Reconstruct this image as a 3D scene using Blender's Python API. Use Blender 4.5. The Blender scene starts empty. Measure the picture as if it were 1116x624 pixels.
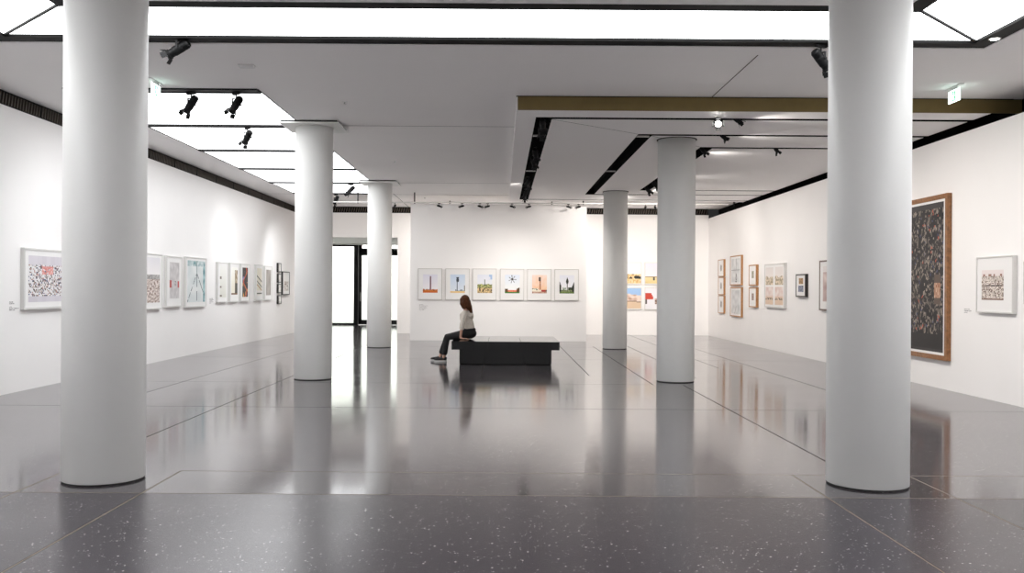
import bpy, bmesh, math, random
from mathutils import Vector, Matrix, noise
import numpy as np
C = bpy.context.scene
COL = C.collection
random.seed(7)
PI = math.pi

# ------------------------------------------------------------------ camera, world, exposure
F = 1000.0; EYE = 1.5; VX, VY = 547.0, 314.0; ROLL = 0.0068
cam_d = bpy.data.cameras.new('camera'); cam = bpy.data.objects.new('camera', cam_d); COL.objects.link(cam)
cam_d.sensor_fit = 'HORIZONTAL'; cam_d.sensor_width = 36.0; cam_d.lens = 36.0 * F / 1116
cam_d.shift_x = (558 - VX) / 1116; cam_d.shift_y = (VY - 312) / 1116
cam_d.clip_start = 0.05; cam_d.clip_end = 200
cam.matrix_world = Matrix.Translation((0, 0, EYE)) @ Matrix.Rotation(PI / 2, 4, 'X') @ Matrix.Rotation(ROLL, 4, 'Z')
C.camera = cam
w = bpy.data.worlds.new('world'); C.world = w; w.use_nodes = True
w.node_tree.nodes['Background'].inputs[0].default_value = (1, 1, 1, 1)
w.node_tree.nodes['Background'].inputs[1].default_value = 0.02
C.view_settings.view_transform = 'Standard'; C.view_settings.look = 'None'
C.view_settings.gamma = 1; C.view_settings.use_curve_mapping = False
C.view_settings.exposure = 0.16
C.cycles.max_bounces = 24; C.cycles.diffuse_bounces = 16; C.cycles.glossy_bounces = 8; C.cycles.transmission_bounces = 8
L_PANEL = 2.5      # luminous ceiling over the left aisle
L_RING = 5.0       # luminous ceiling ring in the foreground
L_REAR_FILL = 2.4       # unseen panels added behind the camera to brighten columns and ceiling
L_DOOR = 6.0      # luminous ceiling of the bright room beyond the glass doors
P_SPOT = 480.0     # watts of a track spotlight

# ------------------------------------------------------------------ photo pixel -> point on a known plane
def roll_off(px, py):
    dx, dy = px - VX, py - VY
    return dx + ROLL * dy, dy - ROLL * dx
def on_depth(px, py, Y):
    u, v = roll_off(px, py); return u * Y / F, EYE - v * Y / F
def on_side(px, py, X):
    u, v = roll_off(px, py); Y = F * X / u; return Y, EYE - v * Y / F
def on_level(px, py, Z):
    u, v = roll_off(px, py); Y = -(Z - EYE) * F / v; return u * Y / F, Y

# ------------------------------------------------------------------ materials
def new_mat(name, col, rough=0.6, metal=0.0, bump=0.0, bscale=60.0, var=0.0, vscale=4.0, spec=0.5, coat=0.0):
    m = bpy.data.materials.new(name); m.use_nodes = True
    nt = m.node_tree; b = nt.nodes['Principled BSDF']
    b.inputs['Base Color'].default_value = (*col, 1); b.inputs['Roughness'].default_value = rough
    b.inputs['Metallic'].default_value = metal; b.inputs['Specular IOR Level'].default_value = spec
    b.inputs['Coat Weight'].default_value = coat
    geo = nt.nodes.new('ShaderNodeNewGeometry')
    if var:
        n = nt.nodes.new('ShaderNodeTexNoise'); n.inputs['Scale'].default_value = vscale; n.inputs['Detail'].default_value = 4
        nt.links.new(geo.outputs['Position'], n.inputs['Vector'])
        r = nt.nodes.new('ShaderNodeValToRGB')
        r.color_ramp.elements[0].color = (*[max(0, c * (1 - var)) for c in col], 1)
        r.color_ramp.elements[1].color = (*[min(1, c * (1 + var)) for c in col], 1)
        r.color_ramp.elements[0].position = .3; r.color_ramp.elements[1].position = .7
        nt.links.new(n.outputs['Fac'], r.inputs['Fac']); nt.links.new(r.outputs['Color'], b.inputs['Base Color'])
    if bump:
        n2 = nt.nodes.new('ShaderNodeTexNoise'); n2.inputs['Scale'].default_value = bscale; n2.inputs['Detail'].default_value = 3
        nt.links.new(geo.outputs['Position'], n2.inputs['Vector'])
        bp = nt.nodes.new('ShaderNodeBump'); bp.inputs['Strength'].default_value = bump; bp.inputs['Distance'].default_value = .01
        nt.links.new(n2.outputs['Fac'], bp.inputs['Height']); nt.links.new(bp.outputs['Normal'], b.inputs['Normal'])
    return m
def emit_mat(name, col, s):
    m = bpy.data.materials.new(name); m.use_nodes = True; nt = m.node_tree
    b = nt.nodes['Principled BSDF']; b.inputs['Base Color'].default_value = (.8, .8, .8, 1)
    b.inputs['Emission Color'].default_value = (*col, 1); b.inputs['Emission Strength'].default_value = s
    b.inputs['Roughness'].default_value = .5
    return m
M = {}
M['wall'] = new_mat('wall_paint', (.92, .905, .895), .75, bump=.03, bscale=150, var=.008, vscale=1.5)
M['ceil'] = new_mat('ceiling_paint', (.95, .93, .92), .8, bump=.02, bscale=120, var=.01, vscale=1.0)
M['drop'] = new_mat('dropped_ceiling_paint', (.955, .935, .93), .75, bump=.02, bscale=120)
M['column'] = new_mat('column_paint', (.86, .86, .84), .5, bump=.02, bscale=90, var=.006, vscale=3)
M['black'] = new_mat('black_paint', (.004, .004, .004), .6, var=.1, spec=.15)
M['void'] = new_mat('plenum_black', (.004, .004, .004), .95, spec=.05)
M['blackmetal'] = new_mat('black_powder_coat', (.006, .006, .0065), .5, var=.1, vscale=40, spec=.25)
M['grille'] = new_mat('bronze_grille', (.075, .06, .048), .5, metal=.5, var=.1, vscale=20)
M['bronze'] = new_mat('bronze_fascia', (.20, .145, .055), .42, metal=.45, var=.06, vscale=5)
M['bench'] = new_mat('black_lacquer', (.004, .004, .0042), .09, var=.1, vscale=9, spec=.5)
M['joint'] = new_mat('dark_joint', (.03, .028, .027), .7)
M['lens'] = new_mat('lamp_lens', (.5, .5, .48), .1, metal=.6)
M['whiteframe'] = new_mat('white_frame_lacquer', (.66, .65, .63), .4, var=.01, vscale=30)
M['greyframe'] = new_mat('pale_grey_frame', (.54, .52, .49), .4, var=.03, vscale=30)
M['blackframe'] = new_mat('black_frame_lacquer', (.016, .013, .012), .35, var=.1, vscale=30)
M['brownframe'] = new_mat('dark_brown_frame', (.10, .055, .035), .4, var=.15, vscale=30)
M['oak'] = new_mat('oak_frame', (.42, .21, .08), .45, var=.22, vscale=25)
M['walnut'] = new_mat('walnut_frame', (.27, .12, .045), .4, var=.3, vscale=22)
M['mat'] = new_mat('mat_board', (.86, .85, .84), .85, var=.008, vscale=60)
M['ink'] = new_mat('grey_print_ink', (.25, .24, .24), .8)
M['white'] = new_mat('white_plastic', (.78, .78, .77), .4)
M['skin'] = new_mat('skin', (.62, .36, .26), .5, var=.06, vscale=30)
M['shirt'] = new_mat('oatmeal_knit', (.74, .68, .60), .9, bump=.3, bscale=180, var=.1, vscale=25)
M['trouser'] = new_mat('black_cotton', (.012, .011, .012), .8, bump=.15, bscale=150, var=.2, vscale=15)
M['hair'] = new_mat('auburn_hair', (.085, .028, .008), .55, bump=.4, bscale=70, var=.25, vscale=35, spec=.2)
M['shoe'] = new_mat('black_shoe_canvas', (.014, .013, .014), .6, var=.15)
M['sole'] = new_mat('white_rubber_sole', (.72, .71, .69), .5)
M['eye'] = new_mat('dark_eye', (.02, .012, .01), .2)
M['lip'] = new_mat('lip', (.45, .16, .13), .5)
M['panel'] = emit_mat('luminous_panel', (.97, .985, 1.0), L_PANEL)
M['rear'] = emit_mat('added_rear_fill', (.97, .985, 1.0), L_REAR_FILL)
M['ring'] = emit_mat('luminous_ring', (.97, .985, 1.0), L_RING)
M['hall'] = emit_mat('hall_light', (.97, 1.0, .96), L_DOOR)
M['exit_white'] = emit_mat('exit_sign_white', (.80, 1.0, .93), 3.0)
M['exit_green'] = emit_mat('exit_sign_green', (.06, .62, .25), .8); M['exit_green'].node_tree.nodes['Principled BSDF'].inputs['Base Color'].default_value = (.02, .25, .10, 1)
M['lamp_on'] = emit_mat('lit_lamp', (1, .97, .92), 14.0)
m = bpy.data.materials.new('door_glass'); m.use_nodes = True; b = m.node_tree.nodes['Principled BSDF']
b.inputs['Base Color'].default_value = (.95, 1, .96, 1); b.inputs['Transmission Weight'].default_value = 1
b.inputs['Roughness'].default_value = 0; b.inputs['IOR'].default_value = 1.12; M['glass'] = m
m = bpy.data.materials.new('photo_print'); m.use_nodes = True; nt = m.node_tree; b = nt.nodes['Principled BSDF']
ca = nt.nodes.new('ShaderNodeVertexColor'); ca.layer_name = 'Col'
nt.links.new(ca.outputs['Color'], b.inputs['Base Color']); b.inputs['Roughness'].default_value = .5; M['print'] = m

def floor_material():
    m = bpy.data.materials.new('polished_terrazzo'); m.use_nodes = True; nt = m.node_tree; N = nt.nodes; Lk = nt.links
    b = N['Principled BSDF']
    geo = N.new('ShaderNodeNewGeometry'); sep = N.new('ShaderNodeSeparateXYZ'); Lk.new(geo.outputs['Position'], sep.inputs[0])
    def val(x): return x
    def math_(op, a, bb=None):
        n = N.new('ShaderNodeMath'); n.operation = op
        for i, q in enumerate((a, bb)):
            if q is None: continue
            if isinstance(q, (int, float)): n.inputs[i].default_value = q
            else: Lk.new(q, n.inputs[i])
        return n.outputs[0]
    X, Y = sep.outputs[0], sep.outputs[1]
    def seg(A, a0, half, B=None, b0=-99, b1=99):
        k = math_('LESS_THAN', math_('ABSOLUTE', math_('SUBTRACT', A, a0)), half)
        if b0 > -90: k = math_('MULTIPLY', k, math_('GREATER_THAN', B, b0))
        if b1 < 90: k = math_('MULTIPLY', k, math_('LESS_THAN', B, b1))
        return k
    # joints: (axis, position, from, to)
    lines = [('x', -3.52, -99, 31), ('x', -2.60, -99, 7.46), ('x', 2.37, -99, 7.46), ('x', 3.31, -99, 7.46),
             ('x', 2.856, 7.46, 14.4), ('x', 2.385, 14.4, 24), ('x', 3.31, 15.6, 31), ('x', 1.52, 15.9, 26), ('x', 4.16, 17.5, 31),
             ('x', 4.9, 13.5, 31), ('x', -.345, 15.2, 26), ('x', .467, 15.2, 26), ('x', -5.0, 12.2, 31),
             ('y', 6.65, -99, 99), ('y', 7.46, -2.6, 99), ('y', 11.47, -99, 99), ('y', 14.45, -99, 2.37), ('y', 19.5, -7, 7), ('y', 23.5, -7, 7), ('y', 2.6, -99, 99), ('y', -1, -99, 99)]
    light = dark = None
    for ax, p, f, t in lines:
        A, B = (X, Y) if ax == 'x' else (Y, X)
        k1 = seg(A, p, .0045, B, f, t); k2 = seg(A, p, .0085, B, f, t)
        light = k1 if light is None else math_('MAXIMUM', light, k1)
        dark = k2 if dark is None else math_('MAXIMUM', dark, k2)
    strips = None
    # flush metal strips of the floor sockets
    for (x0, x1, y) in ((2.62, 3.02, 12.45), (3.0, 3.45, 14.42), (2.75, 3.1, 20.2)):
        k = seg(Y, y, .03, X, x0, x1); strips = k if strips is None else math_('MAXIMUM', strips, k)
    def mix(fac, c1, c2):
        n = N.new('ShaderNodeMix'); n.data_type = 'RGBA'; Lk.new(fac, n.inputs['Factor'])
        for key, q in ((6, c1), (7, c2)):
            if isinstance(q, tuple): n.inputs[key].default_value = (*q, 1)
            else: Lk.new(q, n.inputs[key])
        return n.outputs[2]
    nz = N.new('ShaderNodeTexNoise'); nz.inputs['Scale'].default_value = .55; nz.inputs['Detail'].default_value = 6
    Lk.new(geo.outputs['Position'], nz.inputs['Vector'])
    near = math_('LESS_THAN', Y, 6.65)                                # darker, duller near slab; paler colour beyond stands in for light and bounce
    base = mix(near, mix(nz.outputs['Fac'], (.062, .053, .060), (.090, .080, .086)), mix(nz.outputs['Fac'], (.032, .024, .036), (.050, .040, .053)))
    fz = N.new('ShaderNodeTexNoise'); fz.inputs['Scale'].default_value = 130; fz.inputs['Detail'].default_value = 2
    Lk.new(geo.outputs['Position'], fz.inputs['Vector'])
    fr = N.new('ShaderNodeValToRGB'); fr.color_ramp.elements[0].position = .35; fr.color_ramp.elements[1].position = .75
    Lk.new(fz.outputs['Fac'], fr.inputs['Fac'])
    base = mix(math_('MULTIPLY', fr.outputs['Color'], .35), base, (.13, .12, .13))
    def specks(scale, thr, rmin):
        v = N.new('ShaderNodeTexVoronoi'); v.inputs['Scale'].default_value = scale; Lk.new(geo.outputs['Position'], v.inputs['Vector'])
        s2 = N.new('ShaderNodeSeparateXYZ'); Lk.new(v.outputs['Color'], s2.inputs[0])
        th = math_('MULTIPLY', s2.outputs[1], thr)
        return math_('MULTIPLY', math_('LESS_THAN', v.outputs['Distance'], th), math_('GREATER_THAN', s2.outputs[0], rmin))
    base = mix(specks(32, .22, .2), base, (.02, .02, .022))
    base = mix(specks(30, .19, .3), base, (.70, .67, .65))
    base = mix(specks(48, .22, .45), base, (.5, .48, .47))
    base = mix(dark, base, (.025, .022, .02))
    light = math_('MULTIPLY', light, math_('LESS_THAN', Y, 7.7)); light = math_('MAXIMUM', light, strips)
    base = mix(light, base, (.36, .31, .25))
    Lk.new(base, b.inputs['Base Color'])
    rr = N.new('ShaderNodeMapRange'); rr.inputs['To Min'].default_value = .07; rr.inputs['To Max'].default_value = .15
    n2 = N.new('ShaderNodeTexNoise'); n2.inputs['Scale'].default_value = 1.3; n2.inputs['Detail'].default_value = 4
    Lk.new(geo.outputs['Position'], n2.inputs['Vector']); Lk.new(n2.outputs['Fac'], rr.inputs['Value'])
    worn = math_('MULTIPLY', near, .14)
    Lk.new(math_('ADD', math_('ADD', rr.outputs[0], worn), math_('MULTIPLY', dark, .6)), b.inputs['Roughness'])
    b.inputs['IOR'].default_value = 1.6
    Lk.new(math_('MULTIPLY', math_('SUBTRACT', 1.0, math_('MULTIPLY', dark, .85)), math_('SUBTRACT', 1.0, math_('MULTIPLY', near, .55))), b.inputs['Specular IOR Level'])
    bp = N.new('ShaderNodeBump'); bp.inputs['Strength'].default_value = .04; bp.inputs['Distance'].default_value = .004
    n3 = N.new('ShaderNodeTexNoise'); n3.inputs['Scale'].default_value = 2.2; n3.inputs['Detail'].default_value = 2
    Lk.new(geo.outputs['Position'], n3.inputs['Vector']); Lk.new(n3.outputs['Fac'], bp.inputs['Height'])
    Lk.new(bp.outputs['Normal'], b.inputs['Normal'])
    return m
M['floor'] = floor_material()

# ------------------------------------------------------------------ mesh helpers
def obj(name, bm, mat, parent=None, smooth=False, loc=None):
    me = bpy.data.meshes.new(name); bmesh.ops.recalc_face_normals(bm, faces=bm.faces); bm.to_mesh(me); bm.free()
    o = bpy.data.objects.new(name, me); COL.objects.link(o)
    me.materials.append(mat)
    if smooth:
        for p in me.polygons: p.use_smooth = True
    if parent: o.parent = parent
    if loc: o.location = loc
    return o
def tag(o, label, cat, group=None):
    o['label'] = label; o['category'] = cat
    if group: o['group'] = group
    return o
def thing(name, label, cat, loc=(0, 0, 0), rotz=0, group=None):
    o = bpy.data.objects.new(name, None); COL.objects.link(o); o.empty_display_size = .1
    o.location = loc; o.rotation_euler = (0, 0, rotz); return tag(o, label, cat, group)
def struct(name, bm, mat, parent=None):
    o = obj(name, bm, mat, parent); o['kind'] = 'structure'; return o
def box(bm, x0, x1, y0, y1, z0, z1, bevel=0):
    v = [bm.verts.new((x, y, z)) for x in (x0, x1) for y in (y0, y1) for z in (z0, z1)]
    for f in ((0, 1, 3, 2), (4, 6, 7, 5), (0, 4, 5, 1), (2, 3, 7, 6), (0, 2, 6, 4), (1, 5, 7, 3)): bm.faces.new([v[q] for q in f])
    if bevel:
        es = list({e for q in v for e in q.link_edges})
        bmesh.ops.bevel(bm, geom=es, offset=bevel, segments=2, affect='EDGES', profile=.5)
    return bm
def BX(*a, bevel=0): return box(bmesh.new(), *a, bevel=bevel)
def cyl(bm, p0, p1, r0, r1=None, seg=24, caps=True):
    r1 = r0 if r1 is None else r1; p0, p1 = Vector(p0), Vector(p1); d = p1 - p0
    mat = Matrix.Translation((p0 + p1) / 2) @ d.to_track_quat('Z', 'Y').to_matrix().to_4x4()
    bmesh.ops.create_cone(bm, cap_ends=caps, segments=seg, radius1=r0, radius2=r1, depth=d.length, matrix=mat); return bm
def lathe(bm, prof, seg=48, mat=Matrix()):
    rings = []
    for r, z in prof:
        rings.append([bm.verts.new(mat @ Vector((r * math.cos(2 * PI * i / seg), r * math.sin(2 * PI * i / seg), z))) for i in range(seg)])
    for a, bb in zip(rings, rings[1:]):
        for i in range(seg): bm.faces.new((a[i], a[(i + 1) % seg], bb[(i + 1) % seg], bb[i]))
    for rg in (rings[0], rings[-1]): bm.faces.new(rg)
    return bm
def slab(x0, x1, y0, y1, z0, z1, holes):
    """a flat slab with rectangular openings"""
    bm = bmesh.new()
    ys = sorted({y0, y1, *[h[2] for h in holes], *[h[3] for h in holes]}); ys = [y for y in ys if y0 <= y <= y1]
    for ya, yb in zip(ys, ys[1:]):
        ym = (ya + yb) / 2; cuts = sorted([(h[0], h[1]) for h in holes if h[2] < ym < h[3]]); x = x0
        for a, bb in cuts:
            if a > x: box(bm, x, min(a, x1), ya, yb, z0, z1)
            x = max(x, bb)
        if x < x1: box(bm, x, x1, ya, yb, z0, z1)
    return bm
def prism(bm, pts, z0, z1):
    lo = [bm.verts.new((x, y, z0)) for x, y in pts]; hi = [bm.verts.new((x, y, z1)) for x, y in pts]
    bm.faces.new(lo); bm.faces.new(hi); n = len(pts)
    for i in range(n): bm.faces.new((lo[i], lo[(i + 1) % n], hi[(i + 1) % n], hi[i]))
    return bm
def copy_tree(o, parent=None):
    c = o.copy(); COL.objects.link(c)
    if parent: c.parent = parent
    for ch in list(o.children): copy_tree(ch, c)
    return c

# ------------------------------------------------------------------ the room
XL, XR = -6.8, 6.78; ZC = 4.15; ZD = 3.95; YB = 30.15; YREAR = -12.0
ZWL = 3.95; ZWR = 3.84
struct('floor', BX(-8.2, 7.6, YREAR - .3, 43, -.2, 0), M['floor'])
struct('wall_left', BX(XL - .25, XL, YREAR, YB + .2, 0, ZWL), M['wall'])
struct('wall_right', BX(XR, XR + .25, YREAR, YB + .2, 0, ZWR), M['wall'])
struct('wall_rear', BX(XL - .25, XR + .25, YREAR - .2, YREAR, 0, ZC), M['wall'])
OX0, OX1, OZ = -6.25, -3.44, 3.14; LXO = -7.9          # opening to the lobby
bm = bmesh.new(); box(bm, LXO - .2, OX0, YB, YB + .2, 0, ZWL); box(bm, OX0, OX1, YB, YB + .2, OZ, ZWL); box(bm, OX1, XR, YB, YB + .2, 0, ZWL)
struct('wall_back', bm, M['wall'])
struct('wall_center', BX(-2.62, 2.41, 26.2, 26.75, 0, 3.90), M['wall'])
# lobby behind the opening and the bright hall beyond the glass doors
YD = 36.8
bm = bmesh.new(); box(bm, LXO - .2, LXO, YB + .2, YD - .03, 0, 3.4); struct('wall_lobby_left', bm, M['wall'])
bm = bmesh.new(); box(bm, OX1, OX1 + .2, YB + .2, 42, 0, 3.4); struct('wall_lobby_right', bm, M['wall'])
struct('ceiling_lobby', BX(LXO - .2, OX1 + .2, YB + .2, YD, 3.25, 3.4), M['wall'])
struct('wall_hall_left', BX(-9.7, -9.5, YD, 42, 0, 3.9), M['wall'])
struct('wall_hall_front', BX(-9.5, LXO, YD - .03, YD + .1, 0, 3.9), M['wall'])
struct('wall_hall_back', BX(-9.7, OX1 + .2, 42, 42.2, 0, 3.9), M['wall'])
struct('ceiling_hall', BX(-9.7, OX1 + .2, YD, 42.2, 3.9, 4.0), M['wall'])
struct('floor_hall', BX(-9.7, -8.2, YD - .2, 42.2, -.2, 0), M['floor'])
t = obj('ceiling_light_panel', BX(-9.0, -3.7, 37.4, 41.6, 3.86, 3.9), M['hall'])
tag(t, 'bright luminous ceiling panel of the hall beyond the glass doors', 'ceiling light')

# ring of light and left light field, as openings in the ceiling
RX0, RX1, RY0, RY1 = -5.33, 5.04, -3.4, 9.80      # outer edge of the ring
IX0, IX1, IY0, IY1 = -4.24, 3.96, -2.3, 8.73      # inner edge
BW = .19                                          # black border
LX0, LX1 = -5.91, -3.30
LYS = [12.44, 15.13, 17.86, 20.60, 23.29, 25.90]
BX0, BX1, BY0, BY1 = .20, 6.72, 12.64, 25.65      # dropped ceiling
holes = [(RX0 - BW, RX1 + BW, RY0 - BW, RY1 + BW), (LX0, LX1, LYS[0] - .12, LYS[-1]), (BX0, 7.3, BY0, BY1)]
struct('ceiling', slab(XL - .25, 7.25, YREAR, YB + .2, ZC, ZC + .1, holes), M['ceil'])
struct('ceiling_plenum', BX(XL - .3, 7.3, YREAR, YB + .2, ZC + .35, ZC + .45), M['void'])
bm = bmesh.new(); box(bm, 7.15, 7.25, YREAR, YB + .2, ZWR - .02, ZC); box(bm, XR + .25, 7.15, YREAR, YB + .2, ZWR - .04, ZWR - .02)
struct('trim_1', bm, M['void'])
struct('trim_2', BX(BX1 + .0, 7.15, BY0, BY1, ZC - .02, ZC), M['void'])
struct('ceiling_island', BX(IX0 + BW, IX1 - BW, IY0 + BW, IY1 - BW, ZC, ZC + .1), M['ceil'])
bm = slab(RX0 - BW, RX1 + BW, RY0 - BW, RY1 + BW, ZC + .0, ZC + .08, [(RX0, RX1, RY0, RY1)])
o = struct('trim_3', bm, M['black'])
struct('trim_4', slab(IX0, IX1, IY0, IY1, ZC, ZC + .08, [(IX0 + BW, IX1 - BW, IY0 + BW, IY1 - BW)]), M['black'])
# pale rim around the ring, parted from the ceiling by a fine groove
EW = .32
struct('trim_5', slab(RX0 - BW - EW, RX1 + BW + EW, RY0 - BW - EW, RY1 + BW + EW, ZC - .012, ZC - .001,
       [(RX0 - BW, RX1 + BW, RY0 - BW, RY1 + BW)]), M['drop'])
bm = bmesh.new()
g = .012; a0, a1, c0, c1 = RX0 - BW - EW, RX1 + BW + EW, RY0 - BW - EW, RY1 + BW + EW
for r in ((a0 - g, a1 + g, c1, c1 + g), (a0 - g, a1 + g, c0 - g, c0), (a0 - g, a0, c0, c1), (a1, a1 + g, c0, c1)): box(bm, *r, ZC - .003, ZC - .001)
for (x, y0, y1) in ((2.87, c1, BY0), (-3.08, 25.9, YB)): box(bm, x - .006, x + .006, y0, y1, ZC - .003, ZC - .001)
for (y, x0, x1) in ((15.05, LX1 + .05, BX0), (23.2, LX1 + .05, BX0), (26.13, XL, XR)): box(bm, x0, x1, y - .006, y + .006, ZC - .003, ZC - .001)
struct('trim_6', bm, M['joint'])
# luminous ring panels
mit = .012
ring = [('far', [(RX0 + mit, RY1), (RX1 - mit, RY1), (IX1 - mit, IY1), (IX0 + mit, IY1)], 'luminous white ceiling band crossing the foreground, farthest side of the light ring'),
        ('left', [(RX0, RY0), (RX0, RY1 - mit), (IX0, IY1 - mit), (IX0, IY0)], 'luminous ceiling panel cut off by the upper left corner of the picture'),
        ('right', [(RX1, RY0), (RX1, RY1 - mit), (IX1, IY1 - mit), (IX1, IY0)], 'luminous ceiling panel cut off by the upper right corner of the picture'),
        ('near', [(RX0, RY0), (RX1, RY0), (IX1, IY0), (IX0, IY0)], None)]
for nm, pts, lab in ring:
    if lab is None: continue
    o = obj('ceiling_light_panel', prism(bmesh.new(), pts, ZC + .03, ZC + .06), M['ring'])
    tag(o, lab, 'ceiling light', 'light ring in the foreground ceiling')
struct('trim_7', BX(RX0, RX1, RY0, IY0, ZC + .03, ZC + .06), M['ceil'])
bm = bmesh.new()
for (xa, ya, xb, yb) in ((RX0, RY1, IX0, IY1), (RX1, RY1, IX1, IY1)):
    d = Vector((xb - xa, yb - ya, 0)).normalized(); n = Vector((-d.y, d.x, 0)) * .014
    prism(bm, [(xa + n.x, ya + n.y), (xb + n.x, yb + n.y), (xb - n.x, yb - n.y), (xa - n.x, ya - n.y)], ZC + .012, ZC + .05)
struct('trim_8', bm, M['black'])
# unseen luminous panels added behind the camera to light column fronts and ceiling
for k, (x0, x1) in enumerate(((-5.9, -3.3), (-1.4, 1.2), (3.1, 5.7))):
    o = obj('ceiling_light_panel', BX(x0, x1, -10.4, -5.4, ZC - .03, ZC - .002), M['rear'])
    tag(o, 'added unseen luminous panel brightening the hall behind the viewer, %s one' % ['left', 'middle', 'right'][k], 'ceiling light', 'added luminous panels behind the viewer')
# left field of five luminous panels between black bars
names = ['nearest', 'second nearest', 'middle', 'second farthest', 'farthest']
for i in range(5):
    o = obj('ceiling_light_panel', BX(LX0 + .01, LX1 - .01, LYS[i] + .06, LYS[i + 1] - .06, ZC + .004, ZC + .04), M['panel'])
    tag(o, 'square luminous ceiling panel over the left aisle, %s of the row of five' % names[i], 'ceiling light', 'luminous panels over the left aisle')
bl = ['front bar', 'second bar', 'third bar', 'fourth bar', 'fifth bar', 'far end bar']
for i, y in enumerate(LYS):
    h = .08; y0 = y - (.15 if i == 0 else h); y1 = y + h
    t = thing('lighting_track', 'black track between luminous panels over the left aisle, %s from the front' % bl[i].replace(' bar', ' one'), 'track', ((LX0 + LX1) / 2, y, ZC), 0, 'black tracks over the left aisle')
    obj('rail', BX(-(LX1 - LX0) / 2, (LX1 - LX0) / 2, y0 - y, y1 - y, -.022, .04), M['blackmetal'], t)
    obj('groove', BX(-(LX1 - LX0) / 2 + .02, (LX1 - LX0) / 2 - .02, -.014, .014, -.026, -.022), M['void'], t)
bm = bmesh.new()
for x in (LX0 - .006, LX1 + .006): box(bm, x - .008, x + .008, LYS[0] - .12, LYS[-1] + .06, ZC - .004, ZC + .02)
struct('trim_9', bm, M['joint'])

# dropped ceiling with nested U-shaped lighting slots
SW, SF = .235, .16
rings_ = [(.47, 13.12, 25.32), (2.14, 14.50, 23.87), (3.40, 15.78, 22.79)]
sl_holes = []
for x, y0, y1 in rings_:
    sl_holes += [(x, x + SW, y0, y1), (x + SW, BX1, y0, y0 + SF), (x + SW, BX1, y1 - SF, y1)]
struct('ceiling_dropped', slab(BX0, BX1, BY0, BY1, ZD, ZD + .06, sl_holes), M['drop'])
bm = bmesh.new(); box(bm, BX0 + .0, 7.14, BY0 - .02, BY0, ZD + .004, ZC - .012); struct('trim_10', bm, M['bronze'])
bm = bmesh.new(); box(bm, BX0 - .02, BX1 + .3, BY0 - .022, BY0 + .02, ZC - .012, ZC - .001); struct('trim_11', bm, M['void'])
bm = bmesh.new(); box(bm, BX0 - .015, BX0, BY0 - .02, BY1, ZD, ZC - .014); box(bm, BX0, BX1, BY1 - .015, BY1, ZD + .06, ZC); struct('trim_12', bm, M['drop'])
bm = bmesh.new()
for (xa, ya, xb, yb) in ((.705, 13.28, 2.14, 14.5), (2.375, 14.66, 3.4, 15.78)):      # mitre joints of the panels
    d = Vector((xb - xa, yb - ya, 0)).normalized(); n = Vector((-d.y, d.x, 0)) * .005
    prism(bm, [(xa + n.x, ya + n.y), (xb + n.x, yb + n.y), (xb - n.x, yb - n.y), (xa - n.x, ya - n.y)], ZD - .001, ZD + .01)
struct('trim_13', bm, M['joint'])
slot_lab = ['outermost', 'middle', 'innermost']
for i, (x, y0, y1) in enumerate(rings_):
    t = thing('lighting_trough', 'black recessed lighting trough in the dropped ceiling, %s of the three nested ones' % slot_lab[i], 'light trough', (x, y0, ZD), 0, 'recessed lighting troughs of the dropped ceiling')
    bm = bmesh.new(); w_ = BX1 - x; d_ = y1 - y0; th = .012; z0, z1 = .004, .17
    box(bm, 0, SW, 0, d_, z1 - th, z1); box(bm, SW, w_, 0, SF, z1 - th, z1); box(bm, SW, w_, d_ - SF, d_, z1 - th, z1)
    box(bm, 0, th, 0, d_, z0, z1 - th); box(bm, SW - th, SW, SF, d_ - SF, z0, z1 - th)
    box(bm, th, w_, 0, th, z0, z1 - th); box(bm, SW, w_, SF - th, SF, z0, z1 - th)
    box(bm, th, w_, d_ - th, d_, z0, z1 - th); box(bm, SW, w_, d_ - SF, d_ - SF + th, z0, z1 - th)
    obj('channel', bm, M['void'], t)
    bars = [(14.8,), (14.8,), ()]
    for yy in ([14.85, 19.3] if i == 0 else [14.85, 19.25] if i == 1 else [18.5]):
        obj('crossbar', BX(th, SW - th, yy - y0 - .04, yy - y0 + .04, .012, .03), M['greyframe'], t)
    obj('rail', BX(SW / 2 - .02, SW / 2 + .02, .1, d_ - .1, z1 - th - .035, z1 - th), M['void'], t)
    for yy in (SF / 2, d_ - SF / 2): obj('rail', BX(SW, w_ - .05, yy - .02, yy + .02, z1 - th - .035, z1 - th), M['void'], t)

# ventilation grilles along the top of the walls
def make_grille(length, h, lab, group):
    t = thing('ventilation_grille', lab, 'air vent', (0, 0, 0), 0, group); L = length
    bm = bmesh.new(); fr = .018
    box(bm, 0, L, -.012, .02, 0, fr); box(bm, 0, L, -.012, .02, h - fr, h); box(bm, 0, .008, -.012, .02, fr, h - fr); box(bm, L - .008, L, -.012, .02, fr, h - fr)
    obj('frame', bm, M['black'], t)
    bm = bmesh.new(); n = int(L / .074)
    for k in range(n):                         # leaning slats
        x = .02 + (L - .09) * k / (n - 1)
        vs = [bm.verts.new(p) for p in ((x, -.006, fr), (x + .032, -.006, fr), (x + .068, -.006, h - fr), (x + .036, -.006, h - fr), (x, .012, fr), (x + .032, .012, fr), (x + .068, .012, h - fr), (x + .036, .012, h - fr))]
        for f in ((0, 1, 2, 3), (4, 5, 6, 7), (0, 1, 5, 4), (1, 2, 6, 5), (2, 3, 7, 6), (3, 0, 4, 7)): bm.faces.new([vs[q] for q in f])
    obj('slats', bm, M['grille'], t)
    obj('backing', BX(.008, L - .008, .025, .035, 0, h), M['void'], t)
    return t
GH = ZC - ZWL - .004; GL = 1.4
n = int((YB - 8.0) / GL) + 1; GLs = (YB - 8.0) / n
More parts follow.
